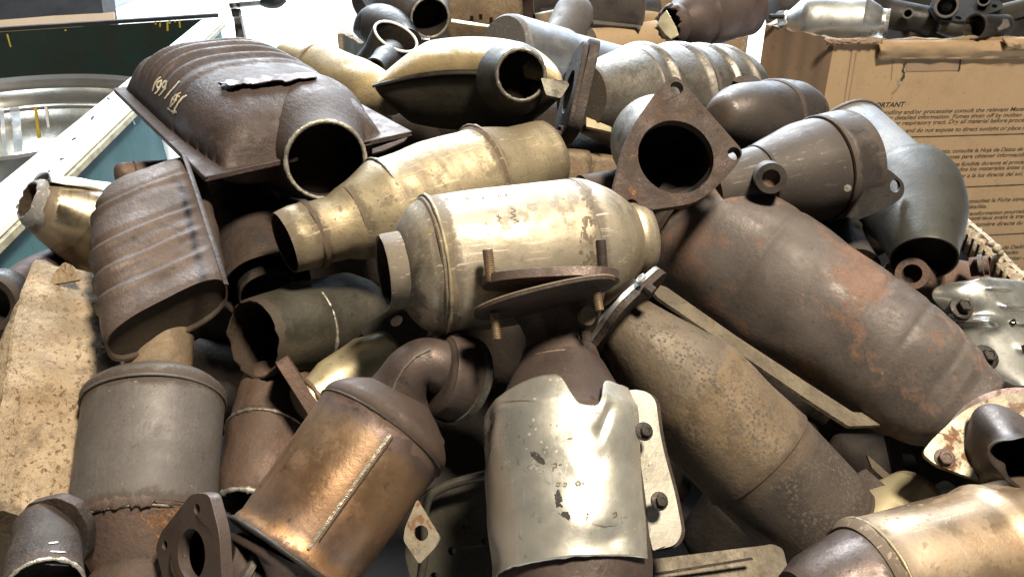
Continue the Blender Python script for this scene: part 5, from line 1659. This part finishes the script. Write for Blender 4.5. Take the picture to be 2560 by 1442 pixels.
# ---- 36/35. bits seen in the gaps bottom right
t = T(CC, 'pale cream cone wedged under the lower end of the spotted converter', CCAT, (2030, 1460, 0.70), (2290, 1250, 0.78))
t.lathe('cone', [(0, 30), (0.3, 70), (0.7, 96), (1.0, 80)], m_cream, smooth_n=3)
t = T('bracket', 'rusty slotted bracket strip beside the spotted converter', 'bracket', (2140, 1230, 0.755), (2320, 1330, 0.745))
t.plate('strip', (2230, 1270, 0.745), (-0.2, 0.4, 0.9), [(2145, 1180), (2165, 1170), (2200, 1200), (2262, 1258), (2330, 1300), (2318, 1318), (2240, 1320), (2160, 1270), (2135, 1220)], 0.004, m_dkrust)
t.plate('fin', (2210, 1180, 0.775), (0.2, 0.1, 0.95), [(2168, 1136), (2196, 1160), (2258, 1215), (2256, 1238), (2180, 1170)], 0.003, m_strip)
t = T('bracket', 'tall dark steel strip standing in the gap under the red converter', 'bracket', (2215, 1065, 0.82), (2262, 1235, 0.80))
t.plate('strip', (2235, 1140, 0.80), (0.3, 0.2, 0.9), [(2208, 1050), (2240, 1050), (2275, 1235), (2248, 1235)], 0.004, m_dark)
t = T('metal_plate', 'flat tan rusted plate at the bottom edge beside the shield converter', 'plate', (1640, 1410, 0.66), (1960, 1380, 0.67))
t.plate('plate', (1800, 1400, 0.655), (-0.1, 0.55, 0.8), fillet([(1630, 1400), (1925, 1358), (1960, 1372), (1968, 1420), (1990, 1480), (1630, 1480)], 10), 0.010, m_strip, rough=0.002)
t.plate('fold', (1800, 1420, 0.64), (-0.1, 0.3, 0.9), fillet([(1632, 1432), (1880, 1392), (1884, 1398), (1632, 1440)], 2), 0.003, m_dkrust)

# ================================================================== converters in the back box
def simple(label, A, B, prof, m, name=CC, cat=CCAT, **k):
    t = T(name, label, cat, A, B)
    t.lathe('body', prof, m, **k)
    return t


t = simple('grey bell shaped converter with round hole in the back box', (1075, 45, 1.50), (985, -40, 1.72), [(0.0, 48), (0.1, 58), (0.35, 84), (0.6, 92), (1, 90)], m_grey, open0=(3, 80), smooth_n=3)
t.ring('cut_rim', 0.0, 48, 3, m_rim, 0.6)
t = simple('rusty drum shaped converter with punched slots in the back box', (1132, 40, 1.62), (1322, 28, 1.58), [(0, 62), (0.5, 66), (1, 64)], m_tanrust, open1=(5, 90), n=2.6)
t.stroke('punched_slot', [[(1180, 40), (1180, 52)], [(1202, 36), (1203, 48)], [(1228, 44), (1229, 56)], [(1250, 46), (1251, 57)]], 9, m_soot, [o for o in t.o.children], lift=0.001, step=3)
t.plate('seam_flange', (1220, 62, 1.50), (0, 0.7, 0.7), [(1128, 48), (1260, 68), (1262, 74), (1128, 56)], 0.005, m_goldtop)
simple('rounded tan pipe elbow standing in the back box', (1440, 24, 1.52), (1385, 140, 1.45), [(-0.10, 10), (-0.08, 30), (0.05, 48), (0.4, 50), (1, 50)], m_grey, 'pipe_elbow', 'pipe', smooth_n=4)
t = simple('boxy brown shield with bent lower lip in the back box', (1460, 18, 1.66), (1612, 26, 1.64), [(0, 50, 52), (1, 52, 56)], m_brownsteel, n=4.5)
t.plate('lip', (1545, 60, 1.6), (0, 0.5, 0.85), [(1480, 50), (1604, 64), (1600, 76), (1590, 68), (1484, 60)], 0.004, m_grey)
t = simple('dark brown converter with torn end resting on the back box edge', (1672, 62, 1.42), (1862, 18, 1.50), [(0, 46), (0.06, 52), (0.12, 50), (0.2, 62), (0.3, 68), (0.42, 66), (0.44, 70), (1, 72)], m_purple, open0=(5, 50), jag0=0.01, dent=0.004)
t.plate('torn_end', (1672, 70, 1.39), (-0.4, 0.3, 0.9), [(1650, 40), (1668, 24), (1690, 70), (1694, 86), (1680, 100), (1664, 84), (1648, 60)], 0.004, m_cream, rough=0.005)
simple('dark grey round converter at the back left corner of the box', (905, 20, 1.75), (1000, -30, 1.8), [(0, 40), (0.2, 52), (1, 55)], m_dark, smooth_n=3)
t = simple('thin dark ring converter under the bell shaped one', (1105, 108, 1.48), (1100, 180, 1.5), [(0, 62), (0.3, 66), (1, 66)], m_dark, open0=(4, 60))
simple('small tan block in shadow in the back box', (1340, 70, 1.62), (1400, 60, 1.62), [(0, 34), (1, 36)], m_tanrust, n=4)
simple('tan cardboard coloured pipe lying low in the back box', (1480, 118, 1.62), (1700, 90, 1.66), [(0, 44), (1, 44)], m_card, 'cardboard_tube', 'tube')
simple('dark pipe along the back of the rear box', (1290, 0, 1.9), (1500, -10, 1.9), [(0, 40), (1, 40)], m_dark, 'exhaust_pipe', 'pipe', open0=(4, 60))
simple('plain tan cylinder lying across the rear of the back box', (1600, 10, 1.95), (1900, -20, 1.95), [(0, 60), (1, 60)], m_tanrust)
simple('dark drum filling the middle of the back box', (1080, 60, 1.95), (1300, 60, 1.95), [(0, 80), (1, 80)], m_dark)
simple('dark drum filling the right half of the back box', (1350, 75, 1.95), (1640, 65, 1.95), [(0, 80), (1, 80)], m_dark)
# board lining seen in the back box
t = T('cardboard_sheet', 'curved tan cardboard sheet lining the back box', 'cardboard', (1480, 100, 1.72), (1800, 60, 1.76))
t.sheet('sheet', lambda u, v: P(1440 + 260 * u, 150 - 110 * v + 12 * math.sin(u * 7), 1.74 + 0.03 * math.sin(u * 5)), 30, 6, m_card, 0.006)

# ================================================================== contents of the printed box
t = T(CC, 'clean silver converter lying on top of the printed box', CCAT, (1962, 52, 1.74), (2222, 58, 1.66))
t.lathe('body', [(-0.06, 12), (0.0, 24), (0.04, 26), (0.16, 56), (0.2, 62), (0.3, 64), (0.72, 62), (0.76, 60), (0.9, 40), (0.93, 34), (1.0, 33)], m_bright, smooth_n=3, dent=0.002)
t.bolt('stud', (1958, 42, 1.72), (-0.9, -0.1, 0.3), 6, 40, m_dark, head='stud')
t.plate('flange', (1950, 50, 1.73), (-0.7, 0.1, 0.7), fillet([(1940, 30), (1962, 26), (1966, 62), (1946, 66)], 6), 0.008, m_galv)
t = T('exhaust_pipe', 'dark pipe with ring boss beside the clean silver converter', 'pipe', (2190, 30, 1.72), (2330, 55, 1.70))
t.lathe('tube', [(-0.2, 60), (0.1, 40), (0.3, 36), (1, 34)], m_dark, smooth_n=3)
t.pipe('boss', [(2270, 34, 1.64, 13), (2270, 34, 1.66, 13)], m_grey, open0=(4, 3), seg=24)
t = T('exhaust_manifold', 'dark manifold with round port flange on the printed box', 'manifold', (2330, 40, 1.66), (2480, 20, 1.7))
t.plate('flange', (2400, 40, 1.64), (-0.1, 0.5, 0.85), fillet([(2322, 10), (2350, -20), (2420, -10), (2500, 0), (2512, 20), (2460, 40), (2410, 55), (2350, 50)], 16), 0.012, m_dark, holes=[(2450, 22, 7), (2486, 16, 7), (2395, 46, 8), (2358, 46, 7)])
t.pipe('port', [(2367, 16, 1.60, 27), (2367, 18, 1.64, 28)], m_grey, open0=(5, 4), seg=32)
t.pipe('port', [(2460, 0, 1.62, 15), (2460, 2, 1.66, 15)], m_grey, open0=(4, 4), seg=24)
t.pipe('runner', [(2350, 60, 1.66, 22), (2400, 72, 1.66, 24), (2450, 50, 1.68, 24), (2560, 20, 1.7, 22)], m_olive, seg=24)
t = T('exhaust_pipe', 'dark open pipe end pointing left on the printed box', 'pipe', (2435, 68, 1.62), (2510, 66, 1.66))
t.lathe('tube', [(0, 32), (0.1, 30), (1, 28)], m_dark, open0=(4, 40))
t.plate('tab', (2505, 60, 1.62), (0, 0.3, 0.9), fillet([(2486, 50), (2520, 48), (2526, 66), (2496, 78)], 6), 0.006, m_grey, holes=[(2494, 60, 5)])
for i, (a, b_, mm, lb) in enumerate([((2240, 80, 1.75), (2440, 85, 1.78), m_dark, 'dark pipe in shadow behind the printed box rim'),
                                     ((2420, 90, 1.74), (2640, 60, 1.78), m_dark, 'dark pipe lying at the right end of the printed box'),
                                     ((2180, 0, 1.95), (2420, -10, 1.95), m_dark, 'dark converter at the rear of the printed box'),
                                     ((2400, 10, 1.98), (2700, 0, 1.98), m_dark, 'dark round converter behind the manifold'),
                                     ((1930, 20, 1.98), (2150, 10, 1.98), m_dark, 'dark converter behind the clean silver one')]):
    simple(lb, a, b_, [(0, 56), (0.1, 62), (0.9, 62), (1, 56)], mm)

# ================================================================== filler converters added in the gaps, shade put into their near-black colour
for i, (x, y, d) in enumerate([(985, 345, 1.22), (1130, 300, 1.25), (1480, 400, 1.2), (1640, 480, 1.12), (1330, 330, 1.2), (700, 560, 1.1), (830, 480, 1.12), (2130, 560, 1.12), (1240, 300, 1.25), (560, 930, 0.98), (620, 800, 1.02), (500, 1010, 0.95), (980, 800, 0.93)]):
    t = T(CC, 'dark filler converter added in the gaps of the pile', CCAT, (x - 150, y + 20 * (-1) ** i, d), (x + 150, y - 20 * (-1) ** i, d + 0.04), group='filler converters added in the gaps')
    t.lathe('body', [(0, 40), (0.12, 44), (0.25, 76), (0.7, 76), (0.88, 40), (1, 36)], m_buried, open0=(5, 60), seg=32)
rnd = random.Random(11)
bur = 0
for gy in range(5):
    for gx in range(9):
        x = 60 + gx * 300 + rnd.uniform(-90, 90)
        y = 420 + gy * 240 + rnd.uniform(-70, 70)
        d = 0.60 + (1442 - y) * 0.00036 + 0.30 + rnd.uniform(-0.03, 0.03)
        if x < 250:
            x += 220
        if x > 2330:
            x -= 260
        ang = rnd.uniform(0, math.pi)
        if (x < 520 and y < 1150) or y < 560 or (x > 2150 and y < 900) or (gx + gy) % 2:
            continue
        l = rnd.uniform(120, 190)
        a = (x - l * math.cos(ang), y - l * math.sin(ang), d + rnd.uniform(-0.04, 0.04))
        b_ = (x + l * math.cos(ang), y + l * math.sin(ang), d + rnd.uniform(-0.04, 0.04))
        t = T(CC, 'dark filler converter added in the gaps of the pile', CCAT, a, b_, group='filler converters added in the gaps')
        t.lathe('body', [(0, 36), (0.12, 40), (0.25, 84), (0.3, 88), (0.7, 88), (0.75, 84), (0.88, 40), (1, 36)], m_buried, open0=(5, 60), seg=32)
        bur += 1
